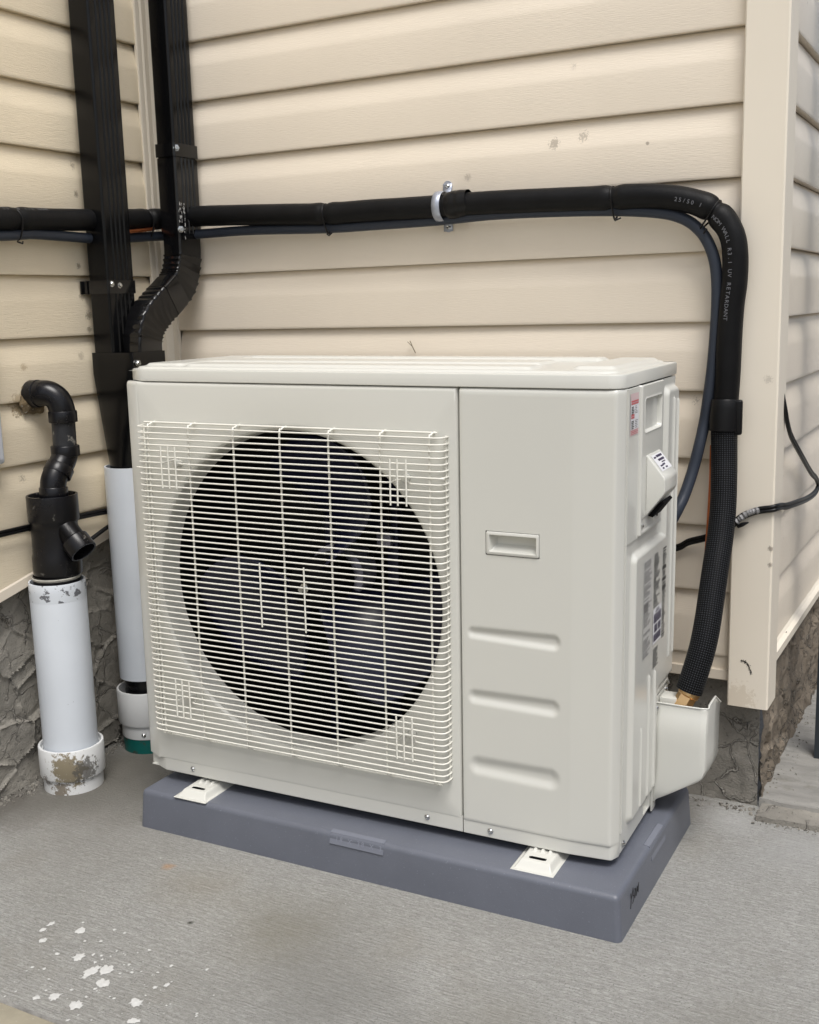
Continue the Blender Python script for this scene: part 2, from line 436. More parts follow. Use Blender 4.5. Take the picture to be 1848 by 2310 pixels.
def thing(name, label, cat, loc=(0, 0, 0), rot=(0, 0, 0), group=None):
    o = bpy.data.objects.new(name, None)
    o.empty_display_size = 0.1
    col.objects.link(o)
    o.location = loc
    o.rotation_euler = rot
    o['label'] = label
    o['category'] = cat
    if group:
        o['group'] = group
    return o


def tag(o, label, cat, group=None):
    o['label'] = label
    o['category'] = cat
    if group:
        o['group'] = group
    return o


def box_bm(bm, x0, x1, y0, y1, z0, z1, bev=0.0, seg=2):
    vs = [bm.verts.new((x, y, z)) for x in (x0, x1) for y in (y0, y1) for z in (z0, z1)]
    idx = [(0, 1, 3, 2), (4, 6, 7, 5), (0, 4, 5, 1), (2, 3, 7, 6), (0, 2, 6, 4), (1, 5, 7, 3)]
    fs = [bm.faces.new([vs[i] for i in f]) for f in idx]
    if bev:
        es = set(e for f in fs for e in f.edges)
        bmesh.ops.bevel(bm, geom=list(es), offset=bev, segments=seg, profile=0.6, affect='EDGES')
    return bm


def box(name, dims, m, parent=None, bev=0.0, smooth=None, kind=None, seg=2):
    bm = bmesh.new()
    box_bm(bm, *dims, bev=bev, seg=seg)
    return bmesh_link(name, bm, m, parent, 40 if bev and smooth is None else smooth, kind)


def catmull(pts, n=8):
    P = [Vector(p) for p in pts]
    if len(P) < 3:
        return P
    P = [P[0] * 2 - P[1]] + P + [P[-1] * 2 - P[-2]]
    out = []
    for i in range(1, len(P) - 2):
        for k in range(n):
            t = k / n
            a, b, c, d = P[i - 1], P[i], P[i + 1], P[i + 2]
            out.append(0.5 * ((2 * b) + (c - a) * t + (2 * a - 5 * b + 4 * c - d) * t * t + (3 * b - a - 3 * c + d) * t ** 3))
    out.append(P[-2])
    return out


def arclen(pts):
    s = [0.0]
    for a, b in zip(pts, pts[1:]):
        s.append(s[-1] + (b - a).length)
    return s


def tube_mesh(name, pts, rad, segs=16, caps=True, uv=False, squash=None):
    pts = [Vector(p) for p in pts]
    n = len(pts)
    if callable(rad):
        s = arclen(pts)
        rr = [rad(x) for x in s]
    elif isinstance(rad, (list, tuple)):
        rr = rad
    else:
        rr = [rad] * n
    verts, faces = [], []
    t0 = (pts[1] - pts[0]).normalized()
    up = Vector((0, 0, 1)) if abs(t0.z) < 0.9 else Vector((0, 1, 0))
    nrm = (up - t0 * up.dot(t0)).normalized()
    prev = t0
    for i, p in enumerate(pts):
        t = (pts[min(i + 1, n - 1)] - pts[max(i - 1, 0)]).normalized()
        q = prev.rotation_difference(t)
        nrm = (q @ nrm)
        nrm = (nrm - t * nrm.dot(t)).normalized()
        bn = t.cross(nrm)
        prev = t
        for k in range(segs):
            a = 2 * math.pi * k / segs
            verts.append(p + (nrm * math.cos(a) + bn * math.sin(a)) * rr[i])
    for i in range(n - 1):
        for k in range(segs):
            k2 = (k + 1) % segs
            faces.append((i * segs + k, i * segs + k2, (i + 1) * segs + k2, (i + 1) * segs + k))
    if caps:
        faces.append(tuple(range(segs))[::-1])
        faces.append(tuple((n - 1) * segs + k for k in range(segs)))
    me = pmesh(name, verts, faces)
    if uv:
        ul = me.uv_layers.new(name='UVMap')
        s = arclen(pts)
        fi = 0
        for i in range(n - 1):
            for k in range(segs):
                for j, (kk, ii) in enumerate(((k, i), (k + 1, i), (k + 1, i + 1), (k, i + 1))):
                    ul.data[me.polygons[fi].loop_start + j].uv = (kk / segs, s[ii] / 0.0040)
                fi += 1
    return me


def tube(name, pts, rad, m, parent=None, segs=16, caps=True, uv=False, smooth=50):
    return link(name, tube_mesh(name, pts, rad, segs, caps, uv), m, parent, smooth)


def lathe(name, prof, m, parent=None, base=(0, 0, 0), axis=(0, 0, 1), segs=40, smooth=40):
    """prof: list of (radius, height along axis); closed where radius is 0"""
    ax = Vector(axis).normalized()
    q = Vector((0, 0, 1)).rotation_difference(ax)
    b = Vector(base)
    verts, faces = [], []
    for (r, h) in prof:
        for k in range(segs):
            a = 2 * math.pi * k / segs
            verts.append(b + q @ Vector((r * math.cos(a), r * math.sin(a), h)))
    for i in range(len(prof) - 1):
        for k in range(segs):
            k2 = (k + 1) % segs
            faces.append((i * segs + k, i * segs + k2, (i + 1) * segs + k2, (i + 1) * segs + k))
    me = pmesh(name, verts, faces)
    bm = bmesh.new()
    bm.from_mesh(me)
    bmesh.ops.remove_doubles(bm, verts=bm.verts, dist=1e-6)
    bmesh.ops.recalc_face_normals(bm, faces=bm.faces)
    bm.to_mesh(me)
    bm.free()
    return link(name, me, m, parent, smooth)


def grid_mesh(name, us, vs, f, hole=None):
    """f(u, v) -> point; hole(u, v) of cell centre -> True leaves it out"""
    verts = [f(u, v) for v in vs for u in us]
    nu = len(us)
    faces = []
    for j in range(len(vs) - 1):
        for i in range(nu - 1):
            if hole and hole((us[i] + us[i + 1]) / 2, (vs[j] + vs[j + 1]) / 2):
                continue
            faces.append((j * nu + i, j * nu + i + 1, (j + 1) * nu + i + 1, (j + 1) * nu + i))
    return pmesh(name, verts, faces)


def lin(a, b, n):
    return [a + (b - a) * i / n for i in range(n + 1)]


def sstep(a, b, x):
    t = max(0.0, min(1.0, (x - a) / (b - a)))
    return t * t * (3 - 2 * t)


def rrect_sd(x, y, x0, x1, y0, y1, r):
    """signed distance to a rounded rectangle, negative inside"""
    cx, cy = (x0 + x1) / 2, (y0 + y1) / 2
    dx = abs(x - cx) - (x1 - x0) / 2 + r
    dy = abs(y - cy) - (y1 - y0) / 2 + r
    return math.hypot(max(dx, 0), max(dy, 0)) + min(max(dx, dy), 0) - r


def prism(name, outline, d0, d1, axis, m, parent=None, bev=0.0, smooth=None, kind=None, bseg=2):
    """outline in the two other axes, extruded along axis from d0 to d1"""
    bm = bmesh.new()

    def P(a, b, d):
        return {'x': (d, a, b), 'y': (a, d, b), 'z': (a, b, d)}[axis]
    v0 = [bm.verts.new(P(a, b, d0)) for a, b in outline]
    v1 = [bm.verts.new(P(a, b, d1)) for a, b in outline]
    n = len(outline)
    f0 = bm.faces.new(v0)
    f1 = bm.faces.new(v1[::-1])
    for i in range(n):
        bm.faces.new((v0[i], v1[i], v1[(i + 1) % n], v0[(i + 1) % n]))
    bmesh.ops.recalc_face_normals(bm, faces=bm.faces)
    if bev:
        bmesh.ops.bevel(bm, geom=list(bm.edges), offset=bev, segments=bseg, profile=0.6, affect='EDGES')
    return bmesh_link(name, bm, m, parent, 40 if bev and smooth is None else smooth, kind)


_font = {}


def char_geo(ch):
    if ch not in _font:
        c = bpy.data.curves.new('glyph', 'FONT')
        c.body = ch
        c.size = 1.0
        c.resolution_u = 2
        c.align_x = 'CENTER'
        o = bpy.data.objects.new('glyph', c)
        col.objects.link(o)
        dg = bpy.context.evaluated_depsgraph_get()
        dg.update()
        me = o.evaluated_get(dg).to_mesh()
        vs = [v.co.copy() for v in me.vertices]
        fs = [tuple(p.vertices) for p in me.polygons]
        o.evaluated_get(dg).to_mesh_clear()
        w = (max(v.x for v in vs) - min(v.x for v in vs)) if vs else 0.3
        _font[ch] = (vs, fs, w)
        bpy.data.objects.remove(o)
        bpy.data.curves.remove(c)
    return _font[ch]


def lettering(name, items, m, parent, thick=0.0004):
    """items: (char, origin, xdir, ydir, size) -> one mesh of flat raised letters"""
    verts, faces = [], []
    for ch, o, xd, yd, sz in items:
        if ch == ' ':
            continue
        vs, fs, w = char_geo(ch)
        nd = Vector(xd).cross(Vector(yd)).normalized()
        b = len(verts)
        for v in vs:
            verts.append(Vector(o) + Vector(xd) * v.x * sz + Vector(yd) * v.y * sz + nd * thick)
        faces += [tuple(b + i for i in f) for f in fs]
    return link(name, pmesh(name, verts, faces), m, parent)


def text_line(s, o, xd, yd, size, adv=0.72):
    out = []
    for i, ch in enumerate(s):
        out.append((ch, Vector(o) + Vector(xd) * (i * adv * size), xd, yd, size))
    return out


def screw(parent, loc, axis, r=0.0048, m='screw', name='screw'):
    return lathe(name, [(r * 1.25, 0.0), (r * 1.25, 0.0006), (r, 0.0012), (r * 0.9, r * 0.45), (r * 0.55, r * 0.72), (r * .3, r * .62), (0, r * 0.5)], m, parent, loc, axis, 16)


def hex_head(parent, loc, axis, r=0.005, m='screw', name='screw'):
    return lathe(name, [(r * 1.6, 0.0), (r * 1.6, 0.0009), (r, 0.0012), (r, 0.0042), (r * .8, .005), (0, 0.005)], m, parent, loc, axis, 6, smooth=20)


# ================================================================= THE SETTING: ground and side path
COURSE = 0.1273
Z0 = 1.4533
XL, XR = -0.555, 0.840

gx = [-30, -8, -3, -1.2, -0.7] + lin(-0.6, 1.6, 11) + [2.2, 4, 10, 30]
gy = [-30, -10, -4, -2.2, -1.6, -1.2, -1.092]
me = grid_mesh('ground', gx, [-1.086, -0.9, -0.7, -0.5, -0.3, -0.1, 0.0, 0.06], lambda u, v: (u, v, 0.0))
ground = link('ground', me, 'concrete', kind='structure')
me = grid_mesh('near_path', gx, gy, lambda u, v: (u, v, -0.001 + 0.004 * 0))
path = link('near_path', me, 'concrete_tan', kind='structure')
# a shallow tooled joint between the two pours
link('path_joint', pmesh('path_joint', [(-30, -1.0921, -0.001), (30, -1.0921, -0.001), (30, -1.089, -0.010), (-30, -1.089, -0.010),
                                       (30, -1.0859, 0.0), (-30, -1.0859, 0.0)],
                         [(0, 1, 2, 3), (3, 2, 4, 5)]), 'mortar', kind='structure')
# earth sheet to the horizon below everything
link('earth', pmesh('earth', [(-200, -200, -0.06), (200, -200, -0.06), (200, 200, -0.06), (-200, 200, -0.06)], [(0, 1, 2, 3)]), 'mortar', kind='structure')

# raised side path beyond the outside corner, with broken edges


def rough_slab(name, x0, x1, y0, y1, z, edge, m, seed, res=0.012):
    us, vs = lin(x0, x1, int((x1 - x0) / res)), lin(0, 1, max(6, int(min(y1 - y0, 0.6) / res)))

    def f(u, v):
        e = noise.fractal(Vector((u * 22, seed, 0)), 0.8, 2.0, 4) * edge + y0
        y = e + (y1 - e) * v ** 1.5
        h = z + noise.fractal(Vector((u * 30, y * 30, seed)), 0.9, 2.0, 4) * 0.0022
        if v == 0:
            h = -0.004
        elif v < 0.03:
            h -= 0.003
        return (u, y, h)
    return link(name, grid_mesh(name, us, vs, f), m, kind='structure', smooth=60)


rough_slab('side_path', 0.836, 2.0, 0.020, 3.0, 0.020, 0.006, 'concrete_side', 4.2, 0.008)
rough_slab('path_edge_strip', 0.842, 2.0, -0.036, 0.030, 0.010, 0.006, 'stucco', 9.1, 0.006)

# dried paint drops on the slab, as seen
spl = [(-0.115, -0.924, .011), (-0.056, -0.899, .013), (-0.09, -0.947, .012), (-0.003, -0.957, .014), (0.043, -0.975, .021), (0.06, -0.963, .019),
       (0.081, -0.991, .019), (0.158, -1.005, .019), (0.016, -1.062, .012), (0.039, -1.048, .014), (0.082, -1.048, .016), (0.17, -0.952, .009),
       (0.158, -0.964, .008), (0.143, -0.91, .006), (0.183, -1.04, .017), (-0.116, -0.905, .010), (-0.008, -0.872, .005), (0.014, -0.872, .005),
       (-0.004, -0.907, .006), (-0.041, -0.964, .005), (0.03, -0.955, .006), (0.012, -0.94, .004)]
for i in range(80):
    a = random.gauss(0.06, 0.10), random.gauss(-0.975, 0.06)
    spl.append((a[0], max(-1.08, a[1]), random.uniform(.0012, .0042)))
for i in range(60):
    spl.append((random.uniform(-.3, 1.1), random.uniform(-1.05, -.6), random.uniform(.0006, .0018)))
verts, faces = [], []
for (x, y, r) in spl:
    r = r * .62 if r > .005 else r * .8
    b = len(verts)
    n = 26 if r > .0045 else 11
    sx, sy = random.uniform(.7, 1.1), random.uniform(.75, 1.25)
    ph = random.uniform(0, 50)
    verts.append((x, y, 0.0016))
    for k in range(n):
        a = 2 * math.pi * k / n
        rr = r * (0.85 + 0.40 * noise.noise(Vector((math.cos(a) * 2.6, math.sin(a) * 2.6, ph))) + (random.random() ** 5) * (.5 if n > 12 else .2))
        verts.append((x + math.cos(a) * rr * sx, y + math.sin(a) * rr * sy, 0.0009))
    for k in range(n):
        faces.append((b, b + 1 + k, b + 1 + (k + 1) % n))
o = link('paint_splatter', pmesh('paint_splatter', verts, faces), 'paint_white', ground, kind='stuff')

# mortar crumbs along the foundation feet
verts, faces = [], []
ico = [(0, 0, 1), (.9, 0, .3), (.3, .85, .3), (-.7, .55, .3), (-.7, -.5, .3), (.3, -.85, .3), (.7, .5, -.4), (-.3, .8, -.4), (-.9, 0, -.4), (-.3, -.8, -.4), (.7, -.5, -.4)]
icf = [(0, 1, 2), (0, 2, 3), (0, 3, 4), (0, 4, 5), (0, 5, 1), (1, 6, 2), (2, 6, 7), (2, 7, 3), (3, 7, 8), (3, 8, 4), (4, 8, 9), (4, 9, 5), (5, 9, 10), (5, 10, 1), (1, 10, 6)]


def crumb(x, y, z, r):
    b = len(verts)
    q = Matrix.Rotation(random.uniform(0, 6.28), 3, Vector((random.random() - .5, random.random() - .5, random.random() - .5)).normalized())
    s = Vector((random.uniform(.6, 1.4), random.uniform(.6, 1.3), random.uniform(.4, .9)))
    for v in ico:
        w = q @ Vector((v[0] * s.x, v[1] * s.y, v[2] * s.z))
        verts.append((x + w.x * r, y + w.y * r, z + w.z * r))
    faces.extend([tuple(b + i for i in f) for f in icf])


for i in range(620):
    crumb(-0.572 + abs(random.gauss(0, .022)), random.uniform(-1.0, -0.0), 0.001, random.uniform(.001, .0048))
for i in range(520):
    crumb(random.uniform(-.5, .84), 0.012 - abs(random.gauss(0, .016)), 0.001, random.uniform(.001, .0048))
for i in range(150):
    t = random.random()
    crumb(0.846 + abs(random.gauss(0, .020)), 0.03 + t * 1.0, 0.020, random.uniform(.0008, .0030))
for i in range(260):
    crumb(random.uniform(.84, 1.2), -0.037 + random.gauss(0, .010), 0.002, random.uniform(.001, .003))
for i in range(260):
    crumb(random.uniform(-.55, 1.3), random.uniform(-1.0, -.05), 0.0, random.uniform(.0006, .0016))
link('mortar_crumbs', pmesh('mortar_crumbs', verts, faces), 'stucco', kind='stuff')


# ================================================================= WALLS
PROF = [(-.0150, .0006), (-.0006, 0.0), (0.0, .0012), (.0003, .006), (.0001, .040), (-.0001, .070), (-.0009, .0775), (-.0030, .085), (-.0088, .115), (-.0108, .1215),
        (-.0155, .1262), (-.0170, .131)]


def siding_board(parent, axis, s0, s1, zb, m, seed, clip=None):
    """axis 'y': wall facing -y at y=0; 'x+': wall facing +x at x=off; s along the wall"""
    n = max(8, int(abs(s1 - s0) / 0.05))
    ss = lin(s0, s1, n)
    base, sign = axis

    def f(u, v):
        d, dz = PROF[int(v)]
        k = noise.noise(Vector((u * 2.3, seed * 1.7, 0.3))) * 0.0012 + noise.noise(Vector((u * 7.0, seed * 3.1, dz * 12))) * 0.0004
        zz = zb + dz + noise.noise(Vector((u * 1.4, seed * 2.1, 5.0))) * 0.0007
        if v == 0:
            k *= .2
        if clip:
            zz = max(zz, clip(u))
        out = d + k
        if base == 'y':
            return (u, -out, zz)
        return (sign + out, u, zz)
    me = grid_mesh('siding_board', ss, list(range(len(PROF))), f)
    return link('siding_board', me, m, parent, smooth=32)


def trowel(p, scale, seed):
    """overlapping trowel strokes: tilted plates with a lip where one ends over another"""
    w = Vector((noise.noise(p * 9 + Vector((seed, 0, 0))), noise.noise(p * 9 + Vector((0, seed, 3))), noise.noise(p * 9 + Vector((7, 0, seed)))))
    q = (p + w * 0.020) * (1.0 / scale)
    dist, pts = noise.voronoi(q)
    c = pts[0]
    hsh = math.sin(c.x * 12.9 + c.y * 78.2 + c.z * 37.7) * 43758.5
    a = (hsh - math.floor(hsh)) * 6.283
    hs2 = math.sin(c.x * 39.3 + c.y * 11.1 + c.z * 93.9) * 24634.6
    lift = hs2 - math.floor(hs2)
    dvec = q - c
    tilt = dvec.z * math.sin(a) + (dvec.x + dvec.y) * math.cos(a)
    edge = max(0.0, 1.0 - (dist[1] - dist[0]) / 0.075)
    rag = 0.5 + noise.noise(p * 38 + Vector((seed, 2, 1)))
    return 0.0042 * tilt + 0.0046 * lift + 0.0050 * edge * max(0.0, rag) + 0.0009 * noise.fractal(p * 45, 0.8, 2.0, 3)


def foundation(parent, fun, us, vs, m, amp, seed, scale=0.075, name='foundation'):
    def f(u, v):
        p, nd = fun(u, v)
        p = Vector(p)
        return p + Vector(nd) * trowel(p, scale, seed) * amp
    return link(name, grid_mesh(name, us, vs, f), m, parent, smooth=60)


# --- main wall behind the unit
wall_b = thing('siding_wall', 'beige vinyl lap siding wall directly behind the air conditioner', 'wall', (0, 0, 0))
for k in range(-9, 10):
    siding_board(wall_b, ('y', 0), -0.525, 0.779, Z0 - k * COURSE, 'siding', k + 30.5)
box('wall_sheathing', (-0.60, 0.83, 0.0185, 0.10, 0.30, 2.75), 'start', wall_b)
prism('starter_strip', [(0.004, .281), (-0.0035, .280), (-0.0045, .262), (-0.003, .2605), (0.03, .2605), (0.03, .31), (0.004, .309)], -0.525, 0.778, 'x', 'start', wall_b)
foundation(wall_b, lambda u, v: ((u, 0.030, v), (0, -1, 0)), lin(-0.59, 0.832, 190), lin(-0.01, 0.31, 46), 'stucco', 0.75, 3.0)
# corner board: L-shaped outside corner post
prism('corner_post', [(0.779, 0.004), (0.7785, -0.0185), (0.781, -0.0205), (0.851, -0.0205), (0.854, -0.018), (0.854, 0.057), (0.8535, 0.060), (0.842, 0.060), (0.842, 0.0), (0.80, 0.0), (0.80, 0.012), (0.779, 0.012)],
      0.218, 2.75, 'z', 'trim', wall_b)
# scuff mark on the corner post
sc = [(0.803, .309), (0.809, .3095), (0.813, .306), (0.817, .301), (0.820, .294), (0.8225, .286)]
verts, faces = [], []
for i in range(230):
    t = random.random() * 4.99
    a, b = sc[int(t)], sc[int(t) + 1]
    fr = t - int(t)
    x = a[0] + (b[0] - a[0]) * fr + random.gauss(0, .0012)
    z = a[1] + (b[1] - a[1]) * fr + random.gauss(0, .0012)
    s = random.uniform(.0002, .0007)
    q = len(verts)
    verts += [(x - s, -.0209, z), (x, -.0209, z - s * 1.4), (x + s, -.0209, z), (x, -.0209, z + s * 1.8)]
    faces.append((q, q + 1, q + 2, q + 3))
link('scuff_mark', pmesh('scuff_mark', verts, faces), 'scuff', wall_b, kind='stuff')
# dry stem caught in the lap above the unit
tw = thing('dry_stem', 'thin forked dry grass stem sticking up above the unit lid', 'twig', (0.111, -.004, .889))
tube('stalk', [(0, 0, 0), (-.006, -.002, .014), (-.011, -.003, .026)], .0009, 'dry', tw, 6)
tube('stalk', [(-.006, -.002, .014), (-.013, -.002, .020), (-.017, -.003, .024)], .0007, 'dry', tw, 6)

# --- left wall
wall_l = thing('siding_wall', 'tan stained lap siding wall carrying the black pipes, left of the inside corner', 'wall', (XL, -0.5, 0))


def ltrim(y):
    return 0.545 + 0.2216 * y        # the siding is cut along the sloping grade


for k in range(-9, 9):
    siding_board(wall_l, ('x', XL), -2.4, -0.048, Z0 - .0014 - k * COURSE, 'siding_left', k + 70.5,
                 clip=(lambda y: ltrim(y) + .012) if k > 5 else None).location = (-XL, 0.5, 0)
o = box('wall_sheathing', (XL - .10, XL - .0185, -2.4, 0.05, 0.56, 2.75), 'start', wall_l)
o.location = (-XL, .5, 0)
v = []
for y in (-2.4, -0.048):
    zt = ltrim(y)
    v += [(XL - .012, y, zt + .034), (XL - .002, y, zt + .026), (XL + .0030, y, zt + .020), (XL + .0040, y, zt + .001), (XL + .0025, y, zt), (XL - .03, y, zt)]
o = link('starter_strip', pmesh('starter_strip', v, [(i, i + 1, 7 + i, 6 + i) for i in range(5)] + [(0, 6, 11, 5), (0, 5, 4, 3, 2, 1), (6, 7, 8, 9, 10, 11)]), 'start', wall_l)
o.location = (-XL, .5, 0)
o = foundation(wall_l, lambda u, v: ((XL - .027, u, v), (1, 0, 0)), lin(-1.0, 0.04, 290), lin(-0.01, 0.57, 160), 'stucco', 1.6, 8.0, 0.085)
o.location = (-XL, .5, 0)
# inside corner post, ribbed
pc = [(XL - .004, -.052), (XL + .0035, -.052), (XL + .0045, -.050), (XL + .0045, -.040), (XL + .0012, -.038), (XL + .0012, -.034), (XL + .0055, -.031), (XL + .0055, -.018),
      (XL + .0085, -.015), (XL + .014, -.010), (XL + .017, -.0065), (XL + .027, -.0055), (XL + .030, -.0050), (XL + .031, 0.004), (XL - .004, 0.004)]
o = prism('inside_corner_post', pc, 0.30, 2.75, 'z', 'trim', wall_l)
o.location = (-XL, .5, 0)

# --- right wall beyond the outside corner
wall_r = thing('siding_wall', 'pale lap siding wall receding beyond the outside corner board', 'wall', (XR, 0.5, 0))
for k in range(-9, 10):
    siding_board(wall_r, ('x', XR), 0.058, 3.2, Z0 + .0052 - k * COURSE, 'siding_right', k + 110.5).location = (-XR, -.5, 0)
o = box('wall_sheathing', (XR - .10, XR - .0185, 0.11, 3.2, 0.31, 2.75), 'start', wall_r)
o.location = (-XR, -.5, 0)
o = prism('starter_strip', [(XR - .03, .287), (XR + .010, .287), (XR + .0125, .290), (XR + .0125, .306), (XR + .004, .310), (XR - .012, .330)], 0.060, 3.2, 'y', 'trim', wall_r)
o.location = (-XR, -.5, 0)
o = foundation(wall_r, lambda u, v: ((XR - .008, u, v), (1, 0, 0)), lin(0.030, 1.9, 230), lin(-0.01, 0.31, 46), 'stucco_brown', 1.6, 15.0, 0.05)
o.location = (-XR, -.5, 0)


# ================================================================= DOWNSPOUTS
def ds_section(x0, x1, y0, y1, ribs=True):
    """closed outline: front face -y (narrow), side face +x (wide, ribbed); starts at front-left"""
    r = 0.006
    pts = []

    def arc(cx, cy, a0, a1):
        for i in range(5):
            a = R(a0 + (a1 - a0) * i / 4)
            pts.append((cx + r * math.cos(a), cy + r * math.sin(a)))
    arc(x0 + r, y0 + r, 180, 270)
    arc(x1 - r, y0 + r, 270, 360)
    if ribs:
        w = y1 - y0
        for c in (.26, .42, .58, .74):
            yc = y0 + w * c
            pts += [(x1, yc - .0035), (x1 - .0028, yc - .0012), (x1 - .0028, yc + .0012), (x1, yc + .0035)]
    arc(x1 - r, y1 - r, 0, 90)
    arc(x0 + r, y1 - r, 90, 180)
    return pts


def loft(name, rings, m, parent, caps=True, smooth=38):
    n = len(rings[0])
    verts = [v for rg in rings for v in rg]
    faces = []
    for i in range(len(rings) - 1):
        for k in range(n):
            k2 = (k + 1) % n
            faces.append((i * n + k, i * n + k2, (i + 1) * n + k2, (i + 1) * n + k))
    if caps:
        faces.append(tuple(range(n))[::-1])
        faces.append(tuple((len(rings) - 1) * n + k for k in range(n)))
    me = pmesh(name, verts, faces)
    bm = bmesh.new()
    bm.from_mesh(me)
    bmesh.ops.recalc_face_normals(bm, faces=bm.faces)
    bm.to_mesh(me)
    bm.free()
    return link(name, me, m, parent, smooth)


# front downspout, standing against the left wall
ds1 = thing('downspout', 'straight smooth-faced black downspout strapped to the left wall, nearer the camera', 'downspout', (-0.507, -.232, .65), group='black downspouts in the inside corner')
OFF1 = Vector((0.507, .232, -.65))


def put(o, off):
    o.location = off
    return o


DX0, DX1, DY0, DY1 = -0.539, -0.4835, -0.270, -0.188
sec = ds_section(DX0, DX1, DY0, DY1)
put(loft('pipe_body', [[(x, y, z) for x, y in sec] for z in (0.89, 1.046, 1.05, 1.4, 2.75)], 'black_metal', ds1), OFF1)
sec2 = [(x * 1.0, y) for x, y in ds_section(DX0 - .0025, DX1 + .0025, DY0 - .0025, DY1 + .003, False)]
put(loft('strap', [[(x, y, z) for x, y in sec2] for z in (1.030, 1.0305, 1.0575, 1.058)], 'black_metal_gloss', ds1), OFF1)
put(box('strap_ear', (XL - .001, XL + .0025, -0.279, -0.252, 1.030, 1.058), 'black_metal_gloss', ds1, bev=.0008), OFF1)
for (x, y, z, ax) in ((-0.4811, -.262, 1.050, (1, -.25, 0)), (-0.4811, -.238, 1.047, (1, 0, 0))):
    put(hex_head(ds1, (x, y, z), ax, .0042), OFF1)
put(box('strap_ear', (XL + .0026, DX0 - .002, -0.2735, -0.2705, 1.030, 1.058), 'black_metal_gloss', ds1), OFF1)
# reducer: rectangular mouth for both downspouts down to a round spigot
cxp, cyp = -0.490, -0.236


def rect_ring(x0, x1, y0, y1, z, n=48, zfun=None):
    out = []
    cx, cy = (x0 + x1) / 2, (y0 + y1) / 2
    hx, hy = (x1 - x0) / 2, (y1 - y0) / 2
    for k in range(n):
        a = 2 * math.pi * (k + .5) / n
        c, s = math.cos(a), math.sin(a)
        t = min(hx / abs(c) if abs(c) > 1e-6 else 9, hy / abs(s) if abs(s) > 1e-6 else 9)
        out.append((cx + c * t, cy + s * t, z))
    return out


def circ_ring(cx, cy, r, z, n=48):
    return [(cx + r * math.cos(2 * math.pi * (k + .5) / n), cy + r * math.sin(2 * math.pi * (k + .5) / n), z) for k in range(n)]


def mixring(a, b, t):
    return [tuple(p + (q - p) * t for p, q in zip(u, v)) for u, v in zip(a, b)]


RA = rect_ring(-0.5425, -0.426, -0.2755, -0.168, .905)
RB = circ_ring(cxp, cyp, .042, .640)
rings = [RA, [(x, y, .860) for x, y, z in RA]] + [[(x, y, .860 + (.640 - .860) * t) for x, y, z in mixring(RA, RB, t)] for t in (.12, .3, .5, .7, .88, 1.0)]
put(loft('reducer', rings, 'black_metal', ds1, caps=False, smooth=30), OFF1)
put(loft('reducer_cap', [[(x * .999 + -.0005, y * .998, z - .006) for x, y, z in RA], [(x * .999 - .0005, y * .998, z - .007) for x, y, z in RA]], 'black_metal', ds1), OFF1)
put(hex_head(ds1, (-0.4235, -.262, .882), (1, -.3, 0), .0048), OFF1)

# rear downspout against the back wall with an S-bend of two elbows
ds2 = thing('downspout', 'ribbed black downspout in the corner bending forward in a crimped S-shaped elbow', 'downspout', (-0.46, -.05, .87), group='black downspouts in the inside corner')
OFF2 = Vector((0.46, .05, -.87))
X0, X1 = -0.4815, -0.431
W2 = .0375
sec = ds_section(X0, X1, -.090, -.014)
put(loft('pipe_body', [[(x, y, z) for x, y in sec] for z in (1.30, 1.34, 1.8, 2.75)], 'black_metal', ds2), OFF2)
secb = ds_section(X0 - .003, X1 + .003, -.094, -.010, False)
put(loft('strap', [[(x, y, z) for x, y in secb] for z in (1.325, 1.3255, 1.3525, 1.353)], 'black_metal_gloss', ds2), OFF2)
put(hex_head(ds2, (X1 + .003, -.087, 1.342), (1, -.6, 0), .0048), OFF2)
put(hex_head(ds2, (X1 + .003, -.088, 1.168), (1, -.6, 0), .0048), OFF2)
sec3 = ds_section(X0 - .0018, X1 + .0018, -.092, -.012)
put(loft('coupling', [[(x, y, z) for x, y in sec3] for z in (1.160, 1.1605, 1.18, 1.322, 1.3225)], 'black_metal_gloss', ds2), OFF2)
# bare-metal chips on the coupling
verts, faces = [], []
for i in range(46):
    y = -.090 + random.choice((.0085, .0025, .018)) + random.gauss(0, .0016)
    z = 1.225 - abs(random.gauss(0, .028))
    s = random.uniform(.0006, .0017)
    q = len(verts)
    xx = X1 + .0022
    verts += [(xx, y - s, z), (xx, y, z - s * 2.4), (xx, y + s * .7, z), (xx, y, z + s * 2.6)]
    faces.append((q, q + 1, q + 2, q + 3))
put(link('paint_chip', pmesh('paint_chip', verts, faces), 'chip', ds2, kind='stuff'), OFF2)
ctr = catmull([(0, -.052, 1.185), (0, -.052, 1.14), (0, -.055, 1.10), (0, -.073, 1.055), (0, -.108, 1.026), (0, -.150, .998), (0, -.185, .970), (0, -.203, .935), (0, -.206, .900), (0, -.206, .86)], 26)
s = arclen(ctr)
rings = []
base = ds_section(X0, X1, -W2, W2, False)
cnt = len(base)
for i, c in enumerate(ctr):
    t = (ctr[min(i + 1, len(ctr) - 1)] - ctr[max(i - 1, 0)]).normalized()
    nn = Vector((0, -t.z, t.y)) * -1
    if nn.y > 0:
        nn = -nn           # points toward the camera side (-y)
    L = s[i]
    amp = 1.0 if (.075 < L < .155 or .205 < L < .32) else 0.0
    ph = (L / 0.0150) % 1.0
    k = amp * (.0040 * (1 - ph) ** 1.2 - .0018)
    ring = []
    for (x, y) in base:
        d = -y
        sx = (x - (X0 + X1) / 2)
        ring.append((((X0 + X1) / 2) + sx * (1 + k / .026), c.y + nn.y * (d + math.copysign(k, d)), c.z + nn.z * (d + math.copysign(k, d))))
    rings.append(ring)
put(loft('elbow', rings, 'black_metal_gloss', ds2, smooth=25), OFF2)
